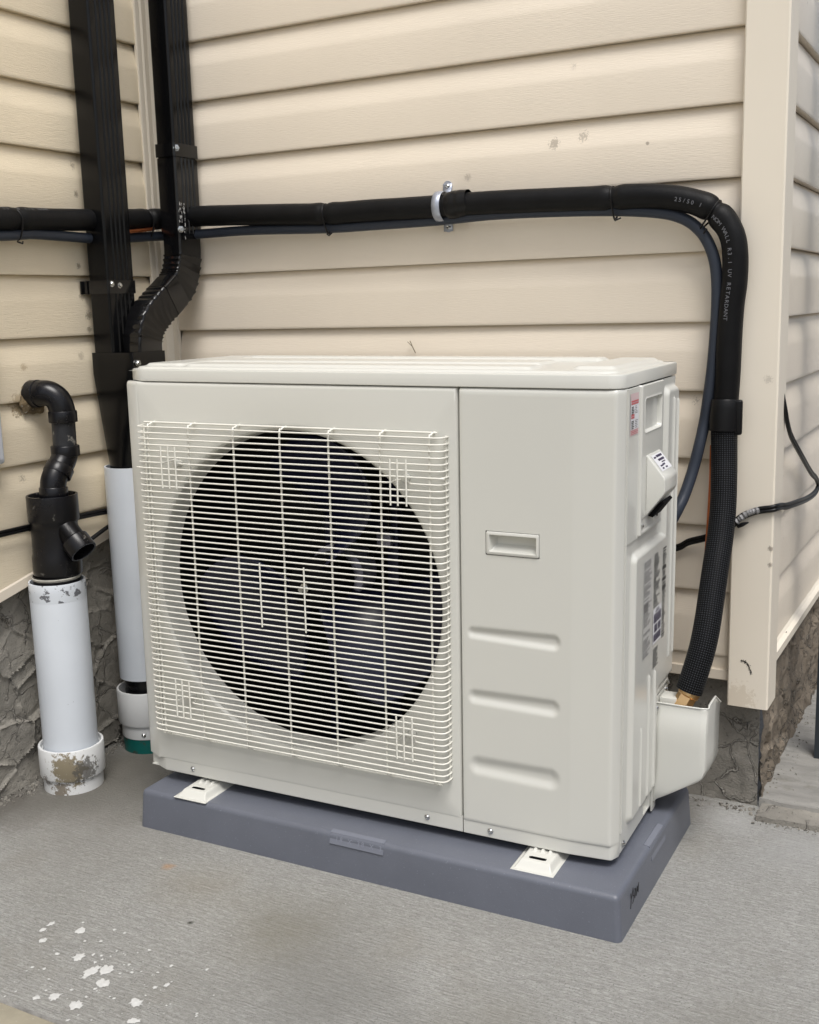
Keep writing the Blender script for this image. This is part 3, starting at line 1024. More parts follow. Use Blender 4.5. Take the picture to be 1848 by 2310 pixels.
put(hex_head(ds2, (X0 + .012, -.100, 1.050), (-.1, -1, .9), .0042), OFF2)
# swaged joint halfway down the S
mid = [i for i, L in enumerate(s) if .165 < L < .205]
rings2 = []
for i in mid:
    c = ctr[i]
    t = (ctr[i + 1] - ctr[i - 1]).normalized()
    nn = Vector((0, -t.z, t.y)) * -1
    if nn.y > 0:
        nn = -nn
    rings2.append([((X0 + X1) / 2 + (x - (X0 + X1) / 2) * 1.05, c.y + nn.y * (-y) * 1.03, c.z + nn.z * (-y) * 1.03) for x, y in base])
put(loft('elbow_joint', rings2, 'black_metal_gloss', ds2, smooth=30), OFF2)

# ================================================================= DRAIN PIPES
rp = thing('standpipe', 'pale PVC standpipe half hidden behind the unit, on white collars and a green stub', 'pipe', (cxp, cyp, 0), group='white standpipes')
lathe('pipe_body', [(.0535, .172), (.0570, .172), (.0570, .654), (.0568, .656), (.0530, .656), (.0530, .60), (0, .60)], 'pvc_blue', rp, (0, 0, 0), segs=56)
lathe('inner_sleeve', [(.047, .06), (.047, .25)], 'abs', rp, segs=40)
lathe('collar', [(.056, .066), (.0655, .066), (.067, .069), (.067, .142), (.066, .1445), (.062, .1445), (.060, .12), (.044, .12)], 'pvc_white', rp, segs=56)
lathe('lower_collar', [(.055, .034), (.0600, .034), (.0605, .036), (.0605, .0655), (.058, .0665)], 'pvc_white', rp, segs=56)
lathe('green_stub', [(.0585, -.03), (.0585, .034), (.05, .035)], 'green', rp, segs=56)
screw(rp, (.030, -.0525, .045), (.45, -.9, 0), .004)

PX, PY = -0.493, -0.474
fp = thing('standpipe', 'free-standing pale PVC standpipe in a muddy white collar by the left wall', 'pipe', (PX, PY, 0), group='white standpipes')
lathe('pipe_body', [(.0565, .06), (.0565, .20), (.0570, .447), (.0566, .4485), (.0535, .4485), (.0525, .42), (.03, .42)], 'pvc_blue', fp, segs=64)
lathe('chipped_rim', [(.0571, .412), (.0573, .43), (.0572, .4478), (.0566, .4492), (.0534, .4492)], 'pvc_rim', fp, segs=64)
lathe('collar', [(.060, .030), (.0665, .031), (.0675, .034), (.0675, .094), (.0665, .096), (.0625, .096), (.0605, .088), (.0575, .086)], 'pvc_white', fp, segs=64)
lathe('lower_collar', [(.0610, -.03), (.0615, .0), (.0615, .029), (.060, .0305)], 'pvc_white', fp, segs=64)

dr = thing('drain_fitting', 'black plastic drain assembly with a side inlet, plugged into the free-standing standpipe', 'pipe fitting', (PX, PY, .42))
AY = PY + .002


def absz(z):
    return z - .42


lathe('spigot', [(.047, absz(.40)), (.047, absz(.462))], 'abs', dr, segs=48)
lathe('glue_bead', [(.0475, absz(.4535)), (.0492, absz(.4555)), (.0496, absz(.458)), (.0475, absz(.4595))], 'glue', dr, segs=60)
lathe('hub', [(.0465, absz(.460)), (.0490, absz(.462)), (.0497, absz(.465)), (.0497, absz(.500)), (.0475, absz(.508)), (.0468, absz(.560)), (.0468, absz(.569)), (.0505, absz(.574)), (.0512, absz(.577)),
              (.0512, absz(.626)), (.0508, absz(.6275)), (.0470, absz(.6275)), (.0455, absz(.618)), (.02, absz(.618))], 'abs', dr, (0, .006, 0), segs=56)
# side inlet, open end showing
wd = Vector((.72, -.02, -.69)).normalized()
wb = Vector((.020, .004, absz(.572)))
lathe('side_inlet', [(.024, .0), (.024, .048), (.0275, .051), (.0287, .052), (.0287, .082), (.0280, .0835), (.0248, .0835), (.0240, .078), (.0240, .02), (0, .02)], 'abs', dr, wb, wd, 44)
# offset of two 45 degree bends, short straight and elbow into the wall
pts = [(0, .010, absz(.612)), (0, .012, absz(.645)), (0, .020, absz(.664)), (0, .043, absz(.690)), (0, .052, absz(.708)), (0, .053, absz(.722))]
cp = catmull(pts, 8)
tube('offset_bend', cp, .0262, 'abs', dr, 36)
lathe('bend_socket', [(.0262, 0), (.0285, .001), (.0288, .003), (.0288, .020), (.0275, .022), (.0262, .022)], 'abs', dr, (0, .011, absz(.620)), (0, .06, 1), 44)
mdir = Vector((0, .78, 1)).normalized()
lathe('bend_socket', [(.0262, 0), (.0290, .0015), (.0293, .003), (.0293, .020), (.0283, .0215), (.0262, .0215)], 'abs', dr, (0, .023, absz(.664)), mdir, 44)
lathe('bend_socket', [(.0262, 0), (.0288, .001), (.0291, .003), (.0291, .021), (.028, .0225), (.0236, .0225)], 'abs', dr, (0, .053, absz(.700)), (0, 0, 1), 44)
tube('riser', [(0, .053, absz(.72)), (0, .054, absz(.775))], .0238, 'abs_grey', dr, 40)
lathe('elbow_socket', [(.0238, 0), (.0285, .001), (.0289, .003), (.0289, .022), (.0278, .024), (.0255, .024)], 'abs', dr, (0, .054, absz(.770)), (0, 0, 1), 44)
pe = catmull([(0, .054, absz(.785)), (-.001, .053, absz(.800)), (-.007, .050, absz(.818)), (-.020, .044, absz(.829)), (-.034, .038, absz(.8315)), (-.052, .034, absz(.829)), (-.075, .032, absz(.826))], 8)
tube('wall_elbow', pe, .0262, 'abs', dr, 40)
lathe('wall_socket', [(.0262, 0), (.0282, .001), (.0284, .003), (.0284, .024), (.0262, .026)], 'abs', dr, (-.042, .0355, absz(.8305)), (-1, -.1, -.06), 44)
# ragged putty round the wall opening
verts, faces = [], []
n = 60
for ring, (r0, h) in enumerate(((.024, .010), (.029, .006), (.036, .0012))):
    for k in range(n):
        a = 2 * math.pi * k / n
        rr = r0 * (1 + (0.35 * noise.noise(Vector((math.cos(a) * 2.2, math.sin(a) * 2.2, 3.7))) if ring else 0)) + (.006 * max(0, -math.sin(a)) if ring else 0)
        verts.append((XL + h - PX, .034 + math.cos(a) * rr, absz(.8225) + math.sin(a) * rr * .92))
for ring in range(2):
    for k in range(n):
        faces.append((ring * n + k, ring * n + (k + 1) % n, (ring + 1) * n + (k + 1) % n, (ring + 1) * n + k))
M['putty'] = mat('old_wall_putty', (0.15, 0.11, 0.06), 0.9, var=0.5, vscale=50, bump=0.9, bscale=160, bdist=0.003,
                 speck=[((0.5, 0.48, 0.42), 120.0, 0.66, 0.8)])
link('putty_ring', pmesh('putty_ring', verts, faces), 'putty', dr, smooth=60)

# pale box at the far left of the wall
ub = thing('utility_box', 'pale plastic box with rounded corner on the left wall at the photo edge', 'box', (XL, -.72, .70))
box('enclosure', (0.0, .030, -.16, .172, .0, .30), 'box', ub, bev=.010, seg=4)
box('box_lid', (.0302, .036, -.15, .162, .01, .29), 'box', ub, bev=.003)

# ================================================================= LINE SET
lp = thing('insulated_pipe', 'thick black foam-covered refrigerant line running along both walls and bending down to the unit', 'pipe', (0, 0, 0))
PR = .0225
pinch = []
left_pts = [(-.527, -1.4, 1.150), (-.527, -1.0, 1.158), (-.525, -.70, 1.165), (-.525, -.509, 1.174), (-.525, -.414, 1.178), (-.525, -.277, 1.184), (-.525, -.148, 1.192), (-.524, -.10, 1.195), (-.512, -.056, 1.197), (-.480, -.037, 1.199),
            (-.40, -.036, 1.198), (-.279, -.036, 1.193), (-.16, -.036, 1.187), (-.075, -.036, 1.183), (.035, -.036, 1.183), (.179, -.036, 1.181)]
main_pts = left_pts + [(.224, -.036, 1.182), (.317, -.036, 1.181), (.429, -.036, 1.178), (.546, -.037, 1.174), (.604, -.038, 1.173), (.654, -.038, 1.168), (.694, -.038, 1.159),
                       (.728, -.038, 1.145), (.754, -.038, 1.122), (.770, -.038, 1.094), (.776, -.038, 1.060), (.776, -.038, 1.015), (.772, -.038, .972), (.769, -.038, .909), (.768, -.038, .844), (.766, -.038, .800), (.765, -.039, .765)]
mp = catmull(main_pts, 12)
ms = arclen(mp)


def nearest(pt):
    v = Vector(pt)
    i = min(range(len(mp)), key=lambda k: (mp[k] - v).length)
    return i


ties = [(-.525, -.470, 1.176), (-.520, -.088, 1.195), (-.072, -.036, 1.183), (.555, -.037, 1.174), (.737, -.038, 1.138)]
tie_i = [nearest(t) for t in ties]
sclamp = ms[nearest((.197, -.036, 1.181))]


def prad(x):
    r = PR + .0006 * noise.noise(Vector((x * 12, 0, 0)))
    for i in tie_i:
        r -= .0038 * math.exp(-((x - ms[i]) / .0065) ** 2)
        r += .0009 * math.exp(-((abs(x - ms[i]) - .020) / .012) ** 2)
    return r


tube('foam_cover', mp, prad, 'foam', lp, 36)


def ring_at(name, i, r, th, m, parent, tail=None, tilt=0.0):
    t = (mp[min(i + 1, len(mp) - 1)] - mp[i - 1]).normalized()
    u = t.cross(Vector((0, 0, 1)) if abs(t.z) < .8 else Vector((0, 1, 0))).normalized()
    w = t.cross(u)
    pts = []
    for k in range(33):
        a = 2 * math.pi * k / 32
        p = mp[i] + (u * math.cos(a) + w * math.sin(a)) * r + t * math.sin(a) * tilt
        if tail is not None:
            d = Vector(tail)
            f = max(0.0, (p - mp[i]).normalized().dot(d)) ** 2
            p = p + d * .021 * f
        pts.append(p)
    return tube(name, pts, th, m, parent, 8, caps=False)


for j, i in enumerate(tie_i):
    ring_at('cable_tie', i, PR - .0024, .0018, 'cable', lp, tail=((0, 0, -1), (0, 0, -1), (0, 0, -1), (0, 0, -1), (-.75, 0, -.65))[j], tilt=.003)
for (a, b) in (((-.512, -.468, 1.132), (-.510, -.484, 1.131)), ((-.070, -.048, 1.141), (-.058, -.046, 1.143)), ((.558, -.052, 1.137), (.570, -.050, 1.136)), ((.728, -.050, 1.108), (.722, -.050, 1.100))):
    tube('tie_tail', [a, ((a[0] + b[0]) / 2, a[1] - .002, a[2] - .004), b], .0016, 'cable', lp, 8)
# tape cuff beside the clamp
ci = nearest((.222, -.036, 1.182))
cd = (mp[ci + 1] - mp[ci - 1]).normalized()
lathe('tape_cuff', [(.0245, -.014), (.0262, -.012), (.0275, -.002), (.0272, .008), (.0262, .011), (.0268, .013), (.0262, .020), (.0248, .028), (.0242, .034)], 'tape', lp, mp[ci], cd + Vector((0, 0, .12)), 40)
# lower cuff and mesh sleeve
low = [(.765, -.039, .775), (.764, -.039, .766), (.767, -.045, .706), (.770, -.055, .666), (.773, -.070, .613), (.774, -.090, .562), (.773, -.115, .512), (.772, -.137, .465), (.771, -.158, .420), (.768, -.174, .382), (.762, -.186, .348), (.754, -.195, .314), (.750, -.198, .300)]
tube('mesh_sleeve', catmull(low[1:], 10), .0235, 'sleeve', lp, 40, uv=True)
lathe('lower_cuff', [(.0240, -.030), (.0270, -.029), (.0275, -.010), (.0262, .012), (.0250, .026), (.0238, .028)], 'tape', lp, (.765, -.0405, .778), (0, .05, 1), 40)
box('cuff_flap', (.782, .798, -.052, -.040, .742, .806), 'tape', lp, bev=.005, seg=3)
bd = Vector((.46, .35, 1)).normalized()
lathe('brass_nut', [(.0170, -.040), (.0175, -.030), (.0175, -.002), (.0160, .003), (.0130, .004), (.0130, .012)], 'brass', lp, (.7475, -.200, .291), bd, 6, smooth=20)
lathe('brass_collar', [(.0165, -.002), (.0192, .0), (.0195, .006), (.0180, .011), (.015, .012)], 'brass', lp, (.7485, -.199, .292), bd, 32)

# lettering on the foam


def pipe_text(string, start, step, size, rot_sign=1, mname='print', off=0.0, parent=lp, lean=0.0):
    """letters run along the pipe on the side facing the camera"""
    items = []
    s0 = ms[nearest(start)]
    cam_p = Vector((1.2258, -2.0901, .9882))
    for j, ch in enumerate(string):
        x = s0 + j * step
        i = min(range(len(ms)), key=lambda k: abs(ms[k] - x))
        t = (mp[min(i + 1, len(mp) - 1)] - mp[i - 1]).normalized()
        p = mp[i] + t * (x - ms[i])
        nd = Vector((.25, -1, 0)).normalized()
        nd = (nd - t * nd.dot(t)).normalized()
        side = nd.cross(t)          # "up" of the letters
        nn = (nd * math.cos(off) + side * math.sin(off)).normalized()
        up = nn.cross(t).normalized()
        items.append((ch, p + nn * (PR + .0009) - up * size * .35, t, up, size))
    return items


def words(string, start, step, size, mname, off):
    its_ = pipe_text(string, start, step, size, off=off)
    for j, ch in enumerate(string):
        if ch != ' ':
            lettering('pipe_letter', [its_[j]], mname, lp)


words("25/50 1", (.676, -.038, 1.163), .0077, .0103, 'print', -.15)
words("NOM WALL R3.1 UV RETARDANT", (.744, -.038, 1.130), .00755, .0103, 'print', -.42)
words("25  0 1/2 NOM", (-.525, -.515, 1.174), .009, .0095, 'print_dim', .75)

# clamp round the line
pcm = thing('pipe_clamp', 'galvanised two-hole pipe strap screwed to the siding', 'clamp', (.193, 0, 1.181))
verts, faces = [], []
prof = []
for z in (.055, .050, .040, .033):
    prof.append((-.0012, z))
for k in range(17):
    a = R(90 + 180 * k / 16)
    prof.append((-.036 + .0285 * math.cos(a) * 1.05, .0290 * math.sin(a)))
for z in (-.033, -.040, -.046, -.050):
    prof.append((-.0012, z))
prof = [(-.0015, .047), (-.0015, .036), (-.004, .0305)] + [(-.032 + .0275 * math.cos(a) * 1.0, .0285 * math.sin(a)) for a in [R(60 + 240 * k / 20) for k in range(21)]] + [(-.004, -.0305), (-.0015, -.036), (-.0015, -.047)]
hw = .0085
for i, (y, z) in enumerate(prof):
    ww = .0100 if abs(z) > .031 else hw
    for dx, dy in ((-ww, 0), (-ww * .55, 0), (-ww * .35, -.0014), (ww * .35, -.0014), (ww * .55, 0), (ww, 0)):
        verts.append((dx, y + dy, z))
for i in range(len(prof) - 1):
    for k in range(5):
        faces.append((i * 6 + k, i * 6 + k + 1, (i + 1) * 6 + k + 1, (i + 1) * 6 + k))
o = link('strap_band', pmesh('strap_band', verts, faces), 'galv', pcm, smooth=40)
md = o.modifiers.new('t', 'SOLIDIFY')
md.thickness = .0014
for z in (.0415, -.0345 - .004):
    lathe('strap_ear', [(0, 0), (.0098, 0), (.0102, .0008), (.0098, .0022), (0, .0022)], 'galv', pcm, (0, -.0004, z + (.001 if z > 0 else 0)), (0, -1, 0), 28)
    screw(pcm, (0, -.0026, z), (0, -1, 0), .0050)

# slate grey hose below the line
hp = [(-.530, -1.4, 1.118), (-.529, -1.0, 1.126), (-.527, -.70, 1.136), (-.526, -.512, 1.1425), (-.526, -.450, 1.1475), (-.526, -.417, 1.149), (-.527, -.281, 1.147), (-.530, -.20, 1.147), (-.530, -.148, 1.152), (-.526, -.075, 1.158), (-.500, -.038, 1.160), (-.414, -.029, 1.160),
      (-.281, -.029, 1.1605), (-.083, -.029, 1.154), (.034, -.029, 1.154), (.178, -.029, 1.155), (.30, -.029, 1.159), (.429, -.029, 1.157), (.556, -.032, 1.151), (.638, -.034, 1.142), (.681, -.034, 1.129), (.710, -.034, 1.108), (.730, -.034, 1.078), (.742, -.034, 1.036),
      (.745, -.034, .973), (.741, -.036, .877), (.734, -.038, .805), (.728, -.038, .761), (.722, -.050, .718), (.714, -.060, .675), (.705, -.080, .633), (.697, -.098, .607), (.684, -.108, .575), (.67, -.105, .52), (.66, -.09, .44)]
ho = tube('drain_hose', catmull(hp, 8), .0105, 'hose', None, 24)
tag(ho, 'slate grey vinyl hose tied beneath the thick black foam line', 'hose')
cu = thing('copper_tube', 'bare copper tube running beside the black mesh sleeve down to the valve', 'tube', (0, 0, 0))
tube('tube_run', catmull([(.742, -.032, .72), (.742, -.034, .694), (.7435, -.040, .651), (.7455, -.062, .565), (.7475, -.090, .493), (.749, -.12, .43), (.748, -.155, .36), (.742, -.185, .30)], 8), .0042, 'copper', cu, 16)
cu2 = thing('copper_tube', 'short bare copper length showing between the two downspouts under the foam', 'tube', (0, 0, 0))
tube('tube_run', [(-.512, -.185, 1.163), (-.512, -.158, 1.165), (-.512, -.120, 1.169), (-.512, -.082, 1.174)], .0042, 'copper', cu2, 16)

# black cable along the walls and round the outside corner
cb = thing('black_cable', 'thin black twin cable looping round the outside corner and running low behind the unit', 'cable', (0, 0, 0))
cpath = [(-.541, -1.3, .560), (-.541, -.568, .560), (-.541, -.483, .558), (-.541, -.348, .557), (-.541, -.252, .554), (-.540, -.10, .550), (-.52, -.030, .545), (-.40, -.010, .535), (0, -.008, .505), (.45, -.008, .492), (.60, -.010, .500), (.67, -.010, .515), (.697, -.012, .530),
         (.729, -.014, .541), (.760, -.022, .556), (.782, -.027, .572), (.797, -.0275, .588), (.824, -.026, .601), (.850, -.0255, .6065), (.8585, -.015, .608), (.860, .02, .604), (.862, .065, .597), (.862, .20, .582), (.862, .306, .572), (.863, .39, .570), (.864, .425, .580), (.863, .40, .600),
         (.862, .331, .624), (.861, .212, .674), (.860, .102, .722), (.859, .060, .751), (.857, .046, .775), (.852, .045, .80), (.846, .052, .825), (.838, .06, .84)]
cc = catmull(cpath, 8)
tube('cable_core', [p + Vector((0, 0, .0032)) for p in cc], .0036, 'cable', cb, 12)
tube('cable_core', [p + Vector((0.0004, -.0004, -.0034)) for p in cc], .0036, 'cable', cb, 12)
fo = catmull([(.789, -.030, .579), (.797, -.031, .586), (.806, -.031, .594), (.818, -.030, .600), (.830, -.029, .603)], 10)
tube('foil_wrap', fo, lambda x: .0054 + .0034 * noise.noise(Vector((x * 260, 0, 0))), 'foil', cb, 9, smooth=20)
tube('torn_jacket', [(.792, -.031, .570), (.801, -.033, .575), (.812, -.034, .580)], [.0035, .0042, .0012], 'cable', cb, 7, smooth=20)
cb2 = thing('black_cable', 'second short black cable sloping down to the left wall foundation behind the standpipe', 'cable', (0, 0, 0))
tube('cable_core', catmull([(-.548, -.40, .462), (-.546, -.35, .487), (-.543, -.31, .503), (-.541, -.256, .521), (-.54, -.17, .54), (-.538, -.08, .548)], 8), .0048, 'cable', cb2, 12)

# slate post at the right-hand edge
po = thing('post', 'dark slate steel post standing beside the right wall at the photo edge', 'post', (.9185, .290, 0))
box('shaft', (-.018, .022, -.022, .022, .004, 1.9), 'post', po, bev=.003)
box('cap', (-.020, .024, -.024, .024, 1.9005, 1.908), 'post', po, bev=.002)

# unseen barrier added at right to shade the unit side and right wall
fe = thing('shade_fence', 'low weathered brown board barrier added out of view to shade the unit and right wall', 'shade_fence', (2.65, 0, 0))
bd_me = None
for k in range(38):
    y = -2.6 + k * .152
    if bd_me is None:
        o = box('shade_fence_board', (0.0, .019, 0.0, .140, .04, 1.12), 'shade_fence_wood', fe, bev=.002)
        bd_me = o.data
    else:
        o = bpy.data.objects.new('shade_fence_board', bd_me)
        col.objects.link(o)
        o.parent = fe
    o.location = (random.uniform(0, .004), y, random.uniform(-.006, .006))
for z in (.25, .85):
    box('shade_fence_rail', (.024, .062, -2.6, 3.2, z, z + .09), 'shade_fence_wood', fe, bev=.002)
for y in (-2.5, -.6, 1.3, 3.1):
    box('shade_fence_post', (.064, .154, y, y + .09, -.05, 1.16), 'shade_fence_wood', fe, bev=.003)

# ================================================================= EQUIPMENT PAD
pad = thing('equipment_pad', 'blue-grey plastic equipment pad under the air conditioner', 'pad', (-0.2248, -0.5661, 0), (0, 0, 0.01395))
PWD, PDP, PHT = .965, .457, .0762
bm = bmesh.new()
vs = []
for z, ins in ((0.0, -0.001), (PHT, .004)):
    for x, y in ((ins, ins), (PWD - ins, ins), (PWD - ins, PDP - ins), (ins, PDP - ins)):
        vs.append(bm.verts.new((x, y, z)))
bm.faces.new(vs[:4])
bm.faces.new(vs[4:])
for i in range(4):
    bm.faces.new((vs[i], vs[(i + 1) % 4], vs[4 + (i + 1) % 4], vs[4 + i]))
bmesh.ops.recalc_face_normals(bm, faces=bm.faces)
top = [e for e in bm.edges if all(v.co.z > .05 for v in e.verts)]
ver = [e for e in bm.edges if abs(e.verts[0].co.z - e.verts[1].co.z) > .05]
bmesh.ops.bevel(bm, geom=top + ver, offset=.010, segments=5, profile=0.5, affect='EDGES')
bmesh_link('pad_body', bm, 'pad', pad, 50)


def wedge(name, a, b, axis):
    # flat plate laid over the rounded edge
    if axis == 'front':
        q = [(a, .0008, .0560), (a, .0062, .0755), (a, .0160, .0772), (a, .020, .0740), (a, .012, .056)]
        v = q + [(b, y, z) for _, y, z in q]
    else:
        q = [(PWD - .0012, a, .050), (PWD - .0062, a, .0755), (PWD - .0160, a, .0772), (PWD - .020, a, .074), (PWD - .012, a, .050)]
        v = q + [(x, b, z) for x, _, z in q]
    f = [(0, 1, 6, 5), (1, 2, 7, 6), (2, 3, 8, 7), (3, 4, 9, 8), (4, 0, 5, 9), (0, 4, 3, 2, 1), (5, 6, 7, 8, 9)]
    me = pmesh(name, v, f)
    bm = bmesh.new(); bm.from_mesh(me); bmesh.ops.recalc_face_normals(bm, faces=bm.faces); bm.to_mesh(me); bm.free()
    return link(name, me, 'pad_tab', pad)


w1 = wedge('size_plate', .435, .543, 'front')
wedge('side_plate', .185, .272, 'side')
lx = Vector((1, 0, 0))
ly = Vector((0, .0054, .0195)).normalized()
lettering('size_lettering', text_line("18 X 38 X 3", (.4494, .0022, .0616), lx, ly, .0125, .70), 'pad_letter', w1, .0003)


def stroke(pts, o, xd, yd, nd, r=.0007):
    return [o + xd * a + yd * b + nd * .0002 for a, b in pts]


so, sxd, syd, snd = Vector((PWD - .0006, .052, .030)), Vector((0, 1, .02)), Vector((0, .18, 1)), Vector((1, 0, 0))
glyphs = [[(0, .026), (.005, .015), (.0055, -.001)], [(.012, .030), (.0055, .014)], [(.022, .024), (.015, .023), (.0145, .015), (.020, .014), (.021, .007), (.015, .003)],
          [(.027, .022), (.024, .014), (.027, .006), (.031, .012), (.030, .020), (.027, .022)], [(.036, .005), (.038, .020), (.041, .010), (.045, .022), (.046, .006)],
          [(.049, .022), (.050, .013), (.055, .014)], [(.055, .027), (.056, .004)]]
for g in glyphs[:5]:
    tube('marker_stroke', [Vector(p) for p in stroke(g, so, sxd, syd, snd)], .00055, 'ink', pad, 6)

# ================================================================= AIR CONDITIONER
ac = thing('air_conditioner', 'large ivory outdoor air conditioner unit with round fan behind a wire guard', 'air conditioner', (-0.25286, -0.51379, 0), (0, 0.00795, 0.03466))
W, D, ZB, ZP, ZL, ZT = .9592, .3483, .0996, .1242, .8640, .8860
FCX, FCZ, FR = .363, .490, .2945

# front panel with the circular opening
rect = (.046, .684, .129, .856)
loops_def = [(rect, 0.0), ((.0415, .6868, .1262, .8595), .0006), ((.0400, .6885, .1246, .8622), .0028), ((.0400, .6893, .1242, .8632), .0065), ((.0400, .6893, .1242, .8632), .020)]
ths = [2 * math.pi * k / 160 for k in range(160)]
for cxx in (rect[0], rect[1]):
    for czz in (rect[2], rect[3]):
        ths.append(math.atan2(czz - FCZ, cxx - FCX) % (2 * math.pi))
ths = sorted(set(ths))


def on_rect(r, th):
    c, s = math.cos(th), math.sin(th)
    tx = (r[1] - FCX) / c if c > 1e-9 else ((r[0] - FCX) / c if c < -1e-9 else 9e9)
    tz = (r[3] - FCZ) / s if s > 1e-9 else ((r[2] - FCZ) / s if s < -1e-9 else 9e9)
    t = min(tx, tz)
    side = 0 if tx <= tz else 1
    return FCX + c * t, FCZ + s * t


verts, faces = [], []
N = len(ths)
flare = [(FR - .003, .056), (FR - .003, .030), (FR - .0025, .014), (FR - .001, .006), (FR + .003, .0018), (FR + .008, .0004), (FR + .013, 0.0)]
for r, y in flare:
    for th in ths:
        c, s = math.cos(th), math.sin(th)
        x, z = FCX + c * r, FCZ + s * r
        x = min(x, rect[1] - .0002 * (1 + 8 * y)); x = max(x, rect[0] + .0002)
        verts.append((x, y, z))


def map_rect(p, a, b):
    # move a point on rectangle a to the matching point on rectangle b
    x, z = p
    fx = b[0] if abs(x - a[0]) < 1e-6 else (b[1] if abs(x - a[1]) < 1e-6 else x)
    fz = b[2] if abs(z - a[2]) < 1e-6 else (b[3] if abs(z - a[3]) < 1e-6 else z)
    return fx, fz


for (rc, y) in loops_def:
    for th in ths:
        p = on_rect(rect, th)
        x, z = map_rect(p, rect, rc)
        verts.append((x, min(y, .0012) if x <= .0401 else y, z))
for i in range(len(flare) + len(loops_def) - 1):
    for k in range(N):
        k2 = (k + 1) % N
        faces.append((i * N + k, i * N + k2, (i + 1) * N + k2, (i + 1) * N + k))
# chamfered left corner and its return
b = len(verts)
colm = [(.0400, .0012), (.0385, .0014), (.036, .0020), (.004, .0175), (.0015, .0195), (0.0, .0225), (0.0, .070)]
rows = [(ZP, .0), (ZP + .001, .0), (.8560, .0), (.8605, .0012), (.8628, .0035), (.8632, .008)]
for (z, yin) in rows:
    for (x, y) in colm:
        k = yin
        verts.append((x + k * .4 * (1 if x < .03 else 0), y + k, z))
for i in range(len(rows) - 1):
    for j in range(len(colm) - 1):
        faces.append((b + i * 7 + j, b + i * 7 + j + 1, b + (i + 1) * 7 + j + 1, b + (i + 1) * 7 + j))
me = pmesh('front_panel', verts, faces)
bm = bmesh.new(); bm.from_mesh(me)
bmesh.ops.recalc_face_normals(bm, faces=bm.faces)
bm.to_mesh(me); bm.free()
front = link('front_panel', me, 'unit', ac, smooth=30)

# service panel: flat, faint bend, chamfer round the corner
sp = [(.6915, .016, 0), (.6915, .0065, 0), (.6925, .0028, 0), (.6945, .0006, 0), (.6975, 0.0, 1)]
flat = sorted(set([round(x, 5) for x in lin(.7025, .882, 110)] + [.738, .830, .744, .825]))
sp += [(x, 0.0, 1) for x in flat]
sp += [(.886, .0002, 1)] + [(x, .0002 + (x - .886) * .085, 1) for x in lin(.892, .948, 12)]
sp += [(.9500, .0068, 1), (.9512, .0082, 1), (.9522, .0100, 1), (.9578, .0225, 1), (.9588, .0250, 1), (.9592, .0275, 1)]
HX0, HX1, HZ0, HZ1 = .738, .830, .5943, .6340
zrows = sorted(set([ZP, ZP + .0012] + lin(.130, .850, 260) + [HZ0, HZ1] + [.8560, .8605, .8625, .8632]))
zin = {ZP: .0006, .8605: .0012, .8625: .0034, .8632: .008}


def capsule(x, z, x0, x1, z0, z1, r0, r1):
    t = max(0, min(1, (x - x0) / (x1 - x0)))
    cx, cz = x0 + (x1 - x0) * t, z0 + (z1 - z0) * t
    return math.hypot(x - cx, z - cz) - (r0 + (r1 - r0) * t)


RIBS = [(.714, .853, .4598, .4590, .0085, .0118), (.717, .851, .3490, .3485, .0115, .0135), (.722, .848, .2275, .2260, .0160, .0180)]


def service(u, v):
    x, y, fl = sp[int(u)]
    d = 0.0
    if fl and x < .89:
        for (a, b_, c, e, r0, r1) in RIBS:
            sd = capsule(x, v, a, b_, c, e, r0, r1)
            if sd < 0.003:
                tt = sstep(.003, -min(r0, r1) * .95, sd)
                d = max(d, .0047 * tt)
    return (x, y + d + zin.get(v, 0), v)


me = grid_mesh('service_panel', list(range(len(sp))), zrows, service,
               hole=lambda u, v: HX0 < (sp[int(u)][0] + sp[min(int(u) + 1, len(sp) - 1)][0]) / 2 < HX1 and HZ0 < v < HZ1)
serv = link('service_panel', me, 'unit', ac, smooth=35)


def ring_rect(x0, x1, z0, z1, y, r=.003, n=4):
    out = []
    for (cx, cz, a0) in ((x1 - r, z1 - r, 0), (x0 + r, z1 - r, 90), (x0 + r, z0 + r, 180), (x1 - r, z0 + r, 270)):
        for i in range(n + 1):
            a = R(a0 + 90 * i / n)
            out.append((cx + r * math.cos(a), y, cz + r * math.sin(a)))
    return out


hr = [ring_rect(HX0 - .0002, HX1 + .0002, HZ0 - .0002, HZ1 + .0002, .004), ring_rect(HX0 + .0006, HX1 - .0006, HZ0 + .0006, HZ1 - .0006, .0015),
      ring_rect(HX0 + .0012, HX1 - .0012, HZ0 + .0012, HZ1 - .0012, -.0012), ring_rect(HX0 + .002, HX1 - .002, HZ0 + .002, HZ1 - .002, -.0018),
      ring_rect(HX0 + .0062, HX1 - .0052, HZ0 + .0058, HZ1 - .0058, -.0018, .002), ring_rect(HX0 + .0067, HX1 - .0057, HZ0 + .0063, HZ1 - .0063, -.0008, .002),
      ring_rect(HX0 + .0075, HX1 - .0065, HZ0 + .0068, HZ1 - .0068, .006, .002),
      ring_rect(HX0 + .014, HX1 - .007, HZ0 + .0165, HZ1 - .0072, .017, .002), ring_rect(HX0 + .018, HX1 - .0075, HZ0 + .021, HZ1 - .0076, .0175, .0015)]
loft('recessed_handle', hr, 'unit', serv, caps=False, smooth=35)
n = len(hr[0])
link('handle_back', pmesh('handle_back', hr[-1], [tuple(range(n))]), 'unit', serv)

# skirt below the panels


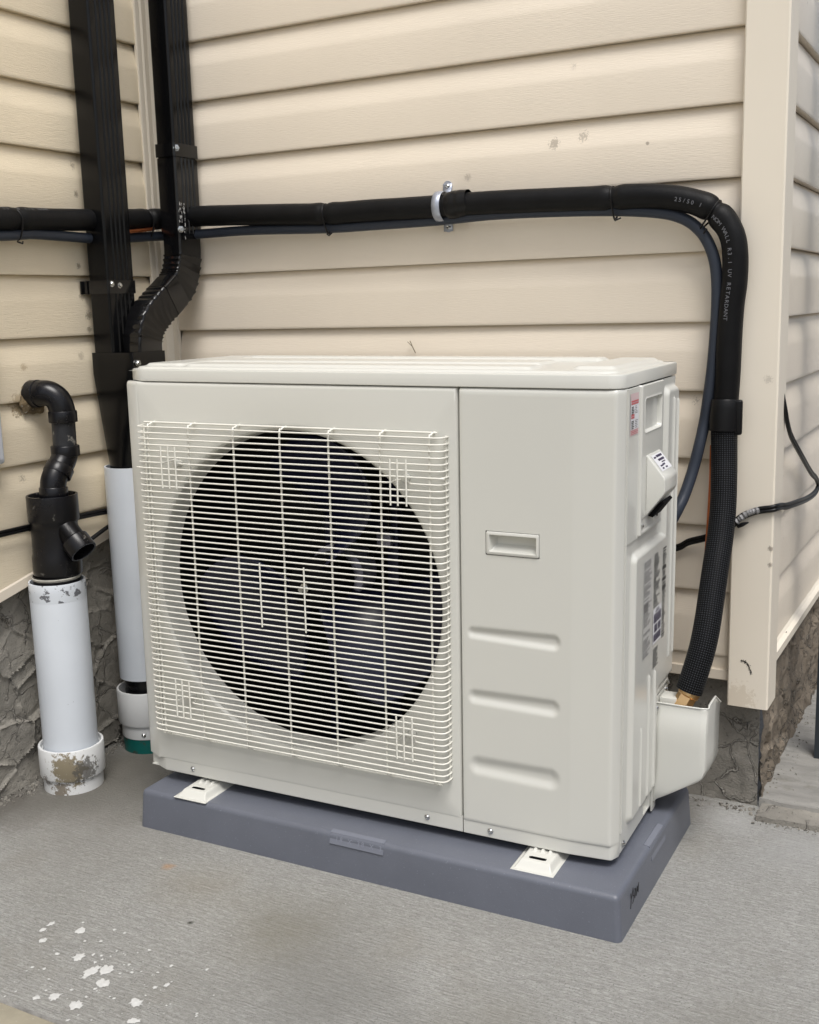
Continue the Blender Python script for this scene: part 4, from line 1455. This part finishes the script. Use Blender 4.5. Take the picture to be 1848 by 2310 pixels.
def ribbon(name, plan, z0, z1, m, parent, lip=.010, zt=.0035):
    verts, faces = [], []
    rows = [(z0, lip), (z0, .0012), (z0 + .0012, 0.0), (z1, 0.0)]
    for (z, ins) in rows:
        for (x, y) in plan:
            verts.append((x + (ins * .5 if x < .02 else (-ins * .5 if x > .952 else 0)), y + ins, z))
    n = len(plan)
    for i in range(len(rows) - 1):
        for j in range(n - 1):
            faces.append((i * n + j, i * n + j + 1, (i + 1) * n + j + 1, (i + 1) * n + j))
    return link(name, pmesh(name, verts, faces), m, parent, smooth=30)


ribbon('skirt', [(.0035, .10), (.0035, .024), (.0045, .0215), (.050, .0022), (.054, .0012), (.2, .0010), (.4, .0010), (.6915, .0010), (.6915, .006)], ZB, ZP + .006, 'unit', ac)
ribbon('skirt', [(.6935, .006), (.6935, .0014), (.8, .0014), (.880, .0016), (.945, .0075), (.9495, .0085), (.9515, .0100), (.9585, .0255), (.9586, .0280)], ZB - .0004, ZP + .006, 'unit', ac)
for x, z in ((.119, .1135), (.624, .1140), (.743, .1120)):
    screw(ac, (x, .0008, z), (0, -1, 0), .0042)

# black backing that paints in the groove shade between panels and under the lid
box('seam_shade', (.684, .698, .010, .020, ZB + .004, .862), 'dark', ac)
box('seam_shade', (.948, .9555, .0265, .0320, ZB + .002, .862), 'dark', ac)
box('lid_gap_shade', (.050, .945, .014, .330, .8560, .8668), 'dark', ac)

# lid
plan = [(.0075, .340), (.0070, .050), (.0085, .0345), (.013, .0245), (.047, .0035), (.060, .0010), (.25, .0), (.50, -.0005), (.75, -.0005), (.886, -.0005), (.935, .0035), (.9465, .0065), (.9535, .0130), (.9580, .0215), (.9592, .030), (.9590, .200), (.9580, .352), (.9560, .356), (.20, .356), (.010, .352)]
bm = bmesh.new()
cxl, cyl = .48, .18
lv = []
for (z, ins) in ((ZL + .0002, .0008), (ZL + .0012, 0.0), (ZT - .0032, 0.0), (ZT - .0012, .0008), (ZT - .0002, .0028), (ZT + .0002, .006), (ZT + .0003, .012)):
    ring = []
    npl = len(plan)
    for i, (x, y) in enumerate(plan):
        a, b_ = Vector(plan[i - 1]), Vector(plan[(i + 1) % npl])
        t = (b_ - a).normalized()
        nrm = Vector((-t.y, t.x))
        if nrm.dot(Vector((cxl - x, cyl - y))) < 0:
            nrm = -nrm
        ring.append(bm.verts.new((x + nrm.x * ins, y + nrm.y * ins, z)))
    lv.append(ring)
for a, b_ in zip(lv, lv[1:]):
    for i in range(len(plan)):
        j = (i + 1) % len(plan)
        bm.faces.new((a[i], a[j], b_[j], b_[i]))
bm.faces.new(lv[0])
bm.faces.new(lv[-1])
lid = bmesh_link('lid', bm, 'unit', ac, 35)


def lidh(x, y):
    h = -.004
    h = max(h, -.004 + .0075 * sstep(.006, -.006, rrect_sd(x, y, .016, .944, .016, .345, .03)))
    front = .0050 * sstep(.005, -.006, rrect_sd(x, y, .125, .800, .036, .100, .012))
    mid = .0050 * sstep(.005, -.006, rrect_sd(x, y, .060, .775, .150, .240, .012))
    back = .0055 * sstep(.005, -.006, rrect_sd(x, y, .075, .840, .285, .335, .010))
    sl = .0050 * sstep(.005, -.006, rrect_sd(x, y, .026, .110, .045, .330, .012)) * (1 if x < .118 else 0)
    srx = .0050 * sstep(.005, -.006, rrect_sd(x, y, .862, .930, .060, .330, .012))
    return h + max(front, mid, back, sl, srx)


me = grid_mesh('lid_embossing', lin(.012, .948, 300), lin(.014, .346, 130), lambda u, v: (u, v, ZT + .0003 + lidh(u, v)))
link('lid_embossing', me, 'unit', lid, smooth=40)

# right side: thin corner strip, pressed panel, rear edge
XS = W


def side(u, v):
    y, z = u, v
    sd = min(rrect_sd(y, z, .070, .345, .137, .594, .014), rrect_sd(y, z, .262, .345, .150, .846, .014))
    sd = max(sd, -rrect_sd(y, z, .236, .50, -.2, .318, .012))
    if y < .30 and .58 < z < .64:
        # fillet between the low field and the tall rear column
        pass
    h = .0085 * sstep(.0045, -.0065, sd)
    for (a, z0, z1) in ((.302, .362, .826), (.330, .362, .822), (.121, .150, .286), (.167, .150, .365), (.206, .150, .362)):
        h += .0032 * sstep(.0038, .0, math.hypot(y - a, max(z0 - z, z - z1, 0)))
    # shallow channel just behind the front seam
    h -= .0018 * sstep(.0022, 0, abs(y - .0365)) * .5
    # window in the bottom rail
    if rrect_sd(y, z, .182, .217, .104, .123, .002) < 0:
        h -= .010
    if y > .3455:
        h -= (y - .3455) * 1.2
    return (XS - .0012 + h, y, z)


ys = sorted(set(lin(.0298, .3483, 190)))
zs = sorted(set(lin(ZB + .001, .8625, 330)))
me = grid_mesh('side_panel', ys, zs, side)
sidep = link('side_panel', me, 'unit', ac, smooth=50)
# front seam ridge and strip
prism('side_strip', [(XS - .004, .0330), (XS + .0014, .0330), (XS + .0018, .0345), (XS + .0010, .0365), (XS + .0010, .0940), (XS + .0018, .0955), (XS - .004, .0962)], .619, .8615, 'z', 'unit', sidep)
prism('side_strip', [(XS - .004, .0318), (XS + .0016, .0322), (XS + .0020, .0340), (XS + .0006, .0362), (XS - .004, .0372)], ZB + .0385, .6185, 'z', 'unit', sidep)


# terminal cover with hand hold
def term(u, v):
    y, z = u, v
    h = .0045 * sstep(.0, -.0030, rrect_sd(y, z, .0975, .2375, .6195, .8645, .004)) - .0030 * sstep(-.0012, .0, rrect_sd(y, z, .0975, .2375, .6195, .8645, .004))
    sd = rrect_sd(y, z, .1145, .2215, .7870, .8405, .006)
    if sd < 0:
        dz = (z - .787) / .0535
        dy = (y - .1145) / .107
        dep = .046 * min(1.0, .10 + 2.2 * dz) * (1.0 - .35 * sstep(.6, 1.0, dy))
        h -= dep * sstep(0, -.0028, sd)
    else:
        h += .0009 * sstep(.0035, .0, sd)
    # lower tray under the hood
    sd2 = rrect_sd(y, z, .106, .231, .627, .648, .003)
    h -= .0012 * sstep(.001, -.0015, sd2)
    return (XS + .0012 + h, y, z)


me = grid_mesh('terminal_cover', lin(.0975, .2375, 120), lin(.6195, .8630, 200), term)
tcv = link('terminal_cover', me, 'unit', sidep, smooth=45)
o = hex_head(tcv, (XS + .0028, .112, .637), (1, 0, 0), .0028)
screw(ac, (XS + .0002, .050, .112), (1, 0, 0), .0046)
screw(ac, (XS + .0010, .212, .645), (1, 0, 0), .0032)

# conduit hood
hood = [(XS + .0045, .749), (XS + .0075, .7485), (XS + .0350, .7140), (XS + .0365, .7100), (XS + .0365, .6900), (XS + .0340, .6850), (XS + .008, .6520), (XS + .0045, .6480)]
cvh = prism('conduit_hood', [(b_[0], b_[1]) for b_ in hood], .1285, .2120, 'y', 'unit', ac, bev=.0022, bseg=3)
cv2 = prism('hood_mouth', [(XS + .0045, .6465), (XS + .0270, .6730), (XS + .0310, .6690), (XS + .012, .6440)], .150, .206, 'y', 'dark', cvh)
box('hood_tongue', (XS + .0030, XS + .0060, .180, .212, .6320, .668), 'unit', cvh, bev=.001)
for z in (.640,):
    lathe('hood_slot', [(0, 0), (.0036, 0), (.0036, .0008), (0, .0008)], 'dark', cvh, (XS + .0061, .203, z), (1, 0, 0), 20)
# white sticker on the hood's slope
d1 = Vector((.0275, 0, -.0345)).normalized()
nd = Vector((.0345, 0, .0275)).normalized()


def quads(name, rects, o, ud, vd, nd, m, parent, off):
    verts, faces = [], []
    for (u0, u1, v0, v1) in rects:
        b_ = len(verts)
        for (u, v) in ((u0, v0), (u1, v0), (u1, v1), (u0, v1)):
            verts.append(Vector(o) + Vector(ud) * u + Vector(vd) * v + Vector(nd) * off)
        faces.append((b_, b_ + 1, b_ + 2, b_ + 3))
    return link(name, pmesh(name, verts, faces), m, parent)


so = Vector((XS + .0075, .1400, .7485)) + nd * .0001
quads('sticker', [(0, .064, .003, .034)], so, (0, 1, 0), d1, nd, 'lab_white', cvh, .0006)
quads('sticker_print', [(.022, .056, .0055, .0095), (.020, .056, .0125, .0165), (.030, .052, .0185, .0205), (.006, .018, .007, .010), (.024, .040, .0225, .0255), (.010, .026, .0235, .0262), (.012, .022, .0285, .0312), (.032, .044, .0285, .0312)],
      so, (0, 1, 0), d1, nd, 'lab_purple', cvh, .0009)

# valve cover at the lower rear of the side


def vc_section(x, tz):
    return None


YF = .2360
# front face outline in (x, z) at y = YF, swept back to the wall side and left open at the top
fo_ = [(XS + .001, .2935), (XS + .0905, .2900), (XS + .0960, .2930), (XS + .1060, .3160)]
prof = [(XS + .001, .103), (XS + .006, .1080), (XS + .060, .1480), (XS + .0870, .1600), (XS + .0925, .1690), (XS + .0930, .1780)]
verts, faces = [], []
# cross rings in y: front skin with rounded right edge, then outer skin running back
cols = []
nz = 26
for k in range(nz + 1):
    t = k / nz
    cols.append(t)


def xmax(z):
    # right edge of the front face at height z
    if z < .108:
        return XS + .004
    if z < .160:
        return XS + .004 + (z - .108) / .052 * .083
    if z < .180:
        return XS + .087 + (z - .160) / .020 * .006
    return XS + .0930


def back(z):
    # outer skin: how far right it leans at its rear edge
    return xmax(z) + .0265


cb_path = [(0.00, 0.0), (.12, .0), (.3, 0), (.5, 0), (.7, 0), (.86, .0), (.94, .0008), (.985, .0032), (1.0, .0075)]
zl_ = [.1045, .107, .112, .12, .13, .14, .15, .157, .163, .17, .18, .20, .22, .24, .26, .272, .280, .286, .2905]
rows_ = []
for z in zl_:
    row = []
    xm = xmax(z)
    x0 = XS + .0012
    bot = .006 * sstep(.125, .1045, z)
    for (t, dy) in cb_path:
        lean = .010 * sstep(.245, .290, z)   # the top of the front curls back
        row.append((x0 + (xm - x0) * t, YF + dy + bot + lean, z))
    for (s_, q) in ((.15, .006), (.45, .026), (.8, .046), (1.0, .092)):
        row.append((xm + .0030 * s_, YF + .0075 + q + bot * .3 + lean * .6, min(z, .2735) if s_ == 1.0 else z))
    rows_.append(row)
# top of the outer skin rises to the rear
verts = [p for r_ in rows_ for p in r_]
nc = len(rows_[0])
for i in range(len(rows_) - 1):
    for j in range(nc - 1):
        faces.append((i * nc + j, i * nc + j + 1, (i + 1) * nc + j + 1, (i + 1) * nc + j))
# extra raised part of the outer skin
b_ = len(verts)
last = rows_[-1]
idx = list(range(8, nc))
ext = []
for lev, dz in enumerate((.003, .0065, .0085)):
    for jj, j in enumerate(idx):
        x, y, z = last[j]
        sl = [0.0, .6, .85, 1.0, .0][jj]
        verts.append((x, y, z + dz * sl))
prev = [(len(rows_) - 1) * nc + j for j in idx]
for lev in range(3):
    cur = [b_ + lev * len(idx) + q for q in range(len(idx))]
    for q in range(len(idx) - 1):
        faces.append((prev[q], prev[q + 1], cur[q + 1], cur[q]))
    prev = cur
me = pmesh('valve_cover', verts, faces)
bm = bmesh.new(); bm.from_mesh(me); bmesh.ops.recalc_face_normals(bm, faces=bm.faces); bm.to_mesh(me); bm.free()
vc = link('valve_cover', me, 'unit', ac, smooth=38)
md = vc.modifiers.new('t', 'SOLIDIFY')
md.thickness = .0022
md.offset = -1
tube('cover_rim', [tuple(Vector(last[0]) + Vector((.002, 0, .0008)))] + [last[q] for q in (3, 5, 7, 8)] + [verts[b_ + 2 * len(idx) + q] for q in (1, 3, 4)], .0016, 'unit', vc, 10)
prism('mounting_flange', [(YF - .006, .090), (YF + .020, .090), (YF + .020, .100), (YF + .004, .104), (YF + .004, .294), (YF - .004, .294), (YF - .006, .288)], XS - .0008, XS + .0022, 'x', 'unit', ac, bev=.0006)
screw(ac, (XS + .004, YF - .0002, .2830), (.35, -1, 0), .0044)
# valve plate with screws behind the cover
prism('valve_plate', [(.240, .298), (.330, .298), (.338, .272), (.338, .120), (.250, .112)], XS - .0006, XS + .0016, 'x', 'unit', ac, bev=.0006)
prism('plate_rim', [(.236, .300), (.242, .3125), (.322, .3125), (.334, .300), (.334, .2965), (.320, .309), (.244, .309), (.240, .299)], XS - .0005, XS + .0042, 'x', 'unit', ac)
screw(ac, (XS + .0016, .318, .292), (1, 0, 0), .0048)
box('service_valve', (XS + .004, XS + .070, .262, .320, .170, .262), 'brass', ac, bev=.006)
box('valve_bracket', (XS + .004, XS + .034, .262, .300, .2640, .2960), 'unit', ac, bev=.002)

# rating label on the side
lo = Vector((XS + .0074, 0, 0))
UY, UZ, UX = Vector((0, 1, 0)), Vector((0, 0, 1)), Vector((1, 0, 0))
lab = quads('rating_label', [(.120, .176, .406, .574)], lo, UY, UZ, UX, 'lab_film', ac, .0004)
rs = random.Random(3)
A, B_, C_ = [], [], []
z = .572
while z > .409:
    w = rs.uniform(.018, .050)
    h = rs.uniform(.0010, .0018)
    if rs.random() < .86:
        A.append((.1225, .1225 + w, z - h, z))
        if w < .028 and rs.random() < .7:
            A.append((.1225 + w + .003, min(.173, .1225 + w + rs.uniform(.008, .02)), z - h, z))
    z -= h + rs.uniform(.0009, .0018)
z = .573
while z > .480:
    h = rs.uniform(.0012, .0024)
    w = rs.uniform(.014, .046)
    C_.append((.186, .186 + w, z - h, z))
    z -= h + rs.uniform(.001, .0024)
z = .572
while z > .412:
    h = rs.uniform(.0016, .003)
    B_.append((.246, .246 + rs.uniform(.016, .026), z - h, z))
    z -= h + rs.uniform(.0012, .003)
B_ += [(.244, .270, .5335, .5395), (.244, .270, .513, .519), (.246, .268, .497, .504)]
z = .405
while z > .370:
    B_.append((.190, .190 + rs.uniform(.022, .038), z - .0017, z))
    z -= .0032
A.append((.124, .148, .486, .500))
quads('label_print', A, lo, UY, UZ, UX, 'lab_grey', lab, .0007)
quads('label_print', B_ + C_, lo, UY, UZ, UX, 'lab_print', ac, .0007)
ws = quads('white_sticker', [(.184, .241, .4145, .477)], lo, UY, UZ, UX, 'lab_white', ac, .0010)
bars = []
for (v0, v1, u0, u1) in ((.4515, .4680, .188, .237), (.4350, .4485, .192, .212), (.4350, .4485, .216, .236), (.4190, .4325, .188, .237)):
    v = v0
    while v < v1:
        t = rs.uniform(.0006, .0014)
        bars.append((u0, u1, v, min(v + t, v1)))
        v += t + rs.uniform(.0002, .0007)
bars.append((.198, .226, .4700, .4716)); bars.append((.202, .222, .4735, .4748))
quads('barcode', bars, lo, UY, UZ, UX, 'lab_purple', ws, .0014)
# narrow red and white caution sticker near the top
ro = Vector((XS + .0012, 0, 0))
rsx = quads('caution_sticker', [(.0425, .0905, .7890, .8540)], ro, UY, UZ, UX, 'lab_pink', ac, .0004)
quads('sticker_field', [(.0430, .0900, .7985, .8420)], ro, UY, UZ, UX, 'lab_white', rsx, .0007)
quads('red_bar', [(.0455, .0870, .8405, .8432), (.0455, .0870, .8370, .8398), (.0455, .0640, .8190, .8222), (.0455, .0640, .8155, .8184), (.0455, .0850, .7935, .7945), (.0455, .0850, .7960, .7968), (.0455, .0840, .7910, .7918)], ro, UY, UZ, UX, 'lab_red', rsx, .0010)
q = []
for zc in (.8340, .8315, .8290, .8262, .8238, .8120, .8095, .8068, .8040, .8012):
    q.append((.0475, .0475 + rs.uniform(.010, .016), zc - .0016, zc))
    q.append((.0680, .0680 + rs.uniform(.004, .016), zc - .0008, zc))
quads('sticker_print', q, ro, UY, UZ, UX, 'lab_print', rsx, .0010)

# hidden faces of the casing
box('rear_panel', (.003, .956, .3460, .3480, ZB, .862), 'unit', ac)
box('left_panel', (.0008, .0024, .070, .3460, ZB + .001, .862), 'unit', ac)
box('bottom_pan', (.010, .950, .012, .345, ZB + .001, ZB + .003), 'unit', ac)
# shade put into near-black colour: coil, partition, floor and roof of the fan chamber
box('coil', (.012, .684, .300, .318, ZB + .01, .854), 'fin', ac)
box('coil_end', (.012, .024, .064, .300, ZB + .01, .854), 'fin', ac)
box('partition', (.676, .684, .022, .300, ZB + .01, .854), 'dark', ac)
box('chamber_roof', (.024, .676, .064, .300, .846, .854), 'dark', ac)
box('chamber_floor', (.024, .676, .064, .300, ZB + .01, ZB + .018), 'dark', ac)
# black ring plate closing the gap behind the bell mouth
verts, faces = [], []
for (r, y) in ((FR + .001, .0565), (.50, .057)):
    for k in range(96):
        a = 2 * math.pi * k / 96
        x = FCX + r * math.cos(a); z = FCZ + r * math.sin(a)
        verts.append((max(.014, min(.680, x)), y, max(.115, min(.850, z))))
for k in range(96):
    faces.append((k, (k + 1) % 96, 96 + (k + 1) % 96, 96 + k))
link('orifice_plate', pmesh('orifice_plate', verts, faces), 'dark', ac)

# fan
fan = bpy.data.objects.new('fan', None)
col.objects.link(fan)
fan.parent = ac
fan.location = (FCX, .085, FCZ)
fan.rotation_euler = (0, R(0), 0)
lathe('hub', [(0, -.034), (.030, -.034), (.040, -.030), (.047, -.015), (.048, .06), (0, .06)], 'dark', fan, (0, 0, 0), (0, 1, 0), 40)  # same plastic as the blades, blackened so shade is in its colour
lathe('shaft_nut', [(0, -.020), (.0055, -.020), (.0060, -.017), (.0060, -.008), (.0100, -.0075), (.0105, -.004), (.0105, 0), (0, 0)], 'screw', fan, (0, -.036, 0), (0, 1, 0), 6, smooth=20)
for bidx in range(3):
    a0 = R(-50 + 120 * bidx)
    us_, vs_ = lin(0, 1, 22), lin(0, 1, 16)

    def blade(u, v, a0=a0):
        r = .045 + (.272 - .045) * v
        sweep = R(26) * v ** 1.3
        span = R(40 + 34 * math.sin(v * 2.4))
        a = a0 + sweep + (u - .5) * span
        y = -.022 + .115 * (u) + .012 * math.sin(v * 3.1)
        rr = r * (1 - .06 * (2 * u - 1) ** 2 * v)
        return (rr * math.cos(a), y, rr * math.sin(a))
    o = link('fan_blade', grid_mesh('fan_blade', us_, vs_, blade), 'blade', fan, smooth=60)
    md = o.modifiers.new('t', 'SOLIDIFY')
    md.thickness = .004
# motor and its bracket
lathe('motor', [(0, .155), (.050, .155), (.058, .160), (.058, .215), (.050, .222), (0, .222)], 'motor', ac, (FCX, 0, FCZ), (0, 1, 0), 36)
box('motor_bracket', (.455, .478, .195, .215, .12, .850), 'bracket', ac, bev=.002)
box('motor_bracket', (.300, .322, .225, .240, .12, .850), 'bracket', ac, bev=.002)
box('motor_arm', (.322, .454, .222, .228, .560, .600), 'bracket', ac, bev=.002)
box('motor_arm', (.322, .454, .222, .228, .400, .440), 'bracket', ac, bev=.002)
box('wire_clip', (.440, .470, .180, .194, .545, .575), 'motor', ac, bev=.003)
tube('motor_lead', catmull([(.40, .21, .51), (.43, .19, .535), (.455, .19, .56), (.462, .19, .60), (.46, .19, .66)], 8), .004, 'cable', ac, 10)

# wire guard
YG = -.0255
WR = .0015
nw = 55
z_hi, z_lo = .7835, .1965
hw = tube_mesh('grille_wire', catmull([(.0535, .0, 0), (.0530, -.010, 0), (.0560, -.0215, 0), (.0660, YG, 0), (.0900, YG - .0004, 0), (.2, YG - .0009, 0), (.36, YG - .001, 0), (.53, YG - .0009, 0), (.640, YG - .0004, 0), (.6600, YG, 0), (.6700, -.0215, 0), (.6735, -.010, 0), (.6730, 0, 0)], 3), WR, 8)
for p_ in hw.polygons:
    p_.use_smooth = True
hw.materials.append(M['wire'])
gaps = {}
zsw = [z_hi - (z_hi - z_lo) * i / (nw - 1) for i in range(nw)]


def kink(zc, x_in, x_out, hookx):
    """the wire that dips back to the screw at a fixing point, broken in two"""
    pass


fix = [(.747, .674, (.111, .127, .143), .713, 0), (.745, .672, (.581, .5945, .6105), .711, 1), (.3045, .2315, (.113, .128, .1445), .2655, 0), (.3015, .2285, (.5825, .5965, .6125), .264, 1)]
fixz = {}
for (zt, zb_, xs, zc, sd) in fix:
    k = min(range(nw), key=lambda i: abs(zsw[i] - zc))
    fixz.setdefault(k, []).append((xs, sd))
for i, z in enumerate(zsw):
    if i in fixz:
        xl = [f for f in fixz[i] if f[1] == 0]
        xr = [f for f in fixz[i] if f[1] == 1]
        if xl:
            xs = xl[0][0]
            tube('grille_wire', catmull([(.0535, .0, z), (.0530, -.010, z), (.0560, -.0215, z), (.0660, YG, z), (xs[0] - .006, YG, z), (xs[0] + .004, YG + .006, z + .001), (xs[0] + .010, YG + .020, z + .003), (xs[1] + .001, YG + .0235, z + .002)], 4), WR, 'wire', ac, 8)
        if xr:
            xs = xr[0][0]
            tube('grille_wire', catmull([(xs[1] + .004, YG + .0235, z + .002), (xs[1] + .007, YG + .020, z + .001), (xs[2] + .002, YG + .006, z), (xs[2] + .010, YG, z), (.6600, YG, z), (.6700, -.0215, z), (.6735, -.010, z), (.6730, 0, z)], 4), WR, 'wire', ac, 8)
        x0 = xl[0][0][2] + .006 if xl else None
        x1 = xr[0][0][0] - .006 if xr else None
        a = [(xl[0][0][1] + .006, YG + .0235, z + .002), (x0 - .004, YG + .014, z + .001), (x0 + .003, YG, z)] if xl else [(.0535, 0, z), (.0530, -.010, z), (.0560, -.0215, z), (.0660, YG, z)]
        b2 = [(x1 - .003, YG, z), (x1 + .004, YG + .014, z + .001), (xr[0][0][1] - .006, YG + .0235, z + .002)] if xr else [(.6600, YG, z), (.6700, -.0215, z), (.6735, -.010, z), (.6730, 0, z)]
        tube('grille_wire', catmull(a + [(.25, YG - .0009, z), (.36, YG - .001, z), (.47, YG - .0009, z)] + b2, 4), WR, 'wire', ac, 8)
        continue
    o = bpy.data.objects.new('grille_wire', hw)
    col.objects.link(o)
    o.parent = ac
    o.location = (0, 0, z + (rs.random() - .5) * .0004)
for (zt, zb_, xs, zc, sd) in fix:
    screw(ac, (xs[1] + .0035, .0005, zc + .002), (0, -1, 0), .0060)
    lathe('standoff', [(.007, 0), (.0055, -.012), (.0048, -.0125), (0, -.0125)], 'unit', ac, (xs[1] + .0035, -.0004, zc + .002), (0, 1, 0), 16)
VR = .0018
YV = YG + 2 * WR + .0003
xsv = (.079, .170, .268, .365, .462, .560, .650)
for x in xsv:
    tube('grille_wire', catmull([(x, .0, .790), (x, -.008, .7895), (x, -.0165, .7865), (x, YV, .7790), (x, YV, .70), (x, YV, .49), (x, YV, .28), (x, YV, .200), (x, -.0160, .1880), (x, -.007, .1830), (x, .0, .1825)], 4), VR, 'wire', ac, 8)
for (zt, zb_, xs, zc, sd) in fix:
    for x in xs:
        tube('grille_wire', [(x, YG - 2 * WR, zt + .002), (x, YG - 2 * WR, zc), (x, YG - 2 * WR, zb_ - .002)], WR, 'wire', ac, 8)
for x in (.317, .4085):
    tube('grille_wire', [(x, YG - 2 * WR - .001, .549), (x, YG - 2 * WR - .001, .49), (x, YG - 2 * WR - .001, .4315)], WR, 'wire', ac, 8)
tube('grille_wire', [(.060, -.008, .7900), (.365, -.008, .7900), (.6585, -.008, .7900)], VR, 'wire', ac, 8)
tube('grille_wire', [(.060, -.0065, .1825), (.365, -.0065, .1825), (.6570, -.0065, .1825)], VR, 'wire', ac, 8)
tube('grille_wire', [(.0555, -.004, .786), (.0555, -.004, .49), (.0555, -.004, .194)], VR, 'wire', ac, 8)
tube('grille_wire', [(.6710, -.004, .786), (.6710, -.004, .49), (.6710, -.004, .194)], VR, 'wire', ac, 8)


# feet
def foot(x0, zbase, ang):
    def f(u, v):
        # u across, v from front to back
        base_h = zbase + .0015
        # raised channel
        sx = min(sstep(.004, .014, u), sstep(.070, .060, u))
        sy = sstep(.004, .021, v)
        top = zbase + .0130
        h = base_h + (top - base_h) * min(sx, sy)
        # oblong hole
        sd = rrect_sd(u, v, .021, .053, .0250, .0350, .005)
        # three little gussets near the casing
        if v > .046:
            for g in (.024, .037, .050):
                h += .004 * sstep(.004, .0015, abs(u - g)) * sstep(.046, .056, v)
        return (x0 + u, -.054 + v, h)
    us_ = sorted(set(lin(0, .074, 74)))
    vs_ = sorted(set(lin(0, .020, 20) + lin(.020, .040, 34) + lin(.040, .100, 40)))
    me = grid_mesh('foot', us_, vs_, f, hole=lambda u, v: rrect_sd(u, v, .0215, .0525, .0255, .0345, .0045) < 0)
    o = link('foot', me, 'unit', ac, smooth=50)
    md = o.modifiers.new('t', 'SOLIDIFY')
    md.thickness = .0014
    md.offset = -1
    return o


foot(.1125, .0768, 0)
foot(.8000, .0820, 0)
for x0, zb_ in ((.1125, .0768), (.8000, .0820)):
    box('foot', (x0, x0 + .074, .30, .37, zb_, ZB + .001), 'unit', ac, bev=.002)
    box('slot_shade', (x0 + .016, x0 + .058, -.034, -.016, zb_ + .0004, zb_ + .0012), 'dark', ac)  # dark sheet beneath the foot slot, painting the shade inside it
    box('foot_rail', (x0 + .006, x0 + .068, .046, .30, zb_ + .012, ZB + .001), 'unit', ac)
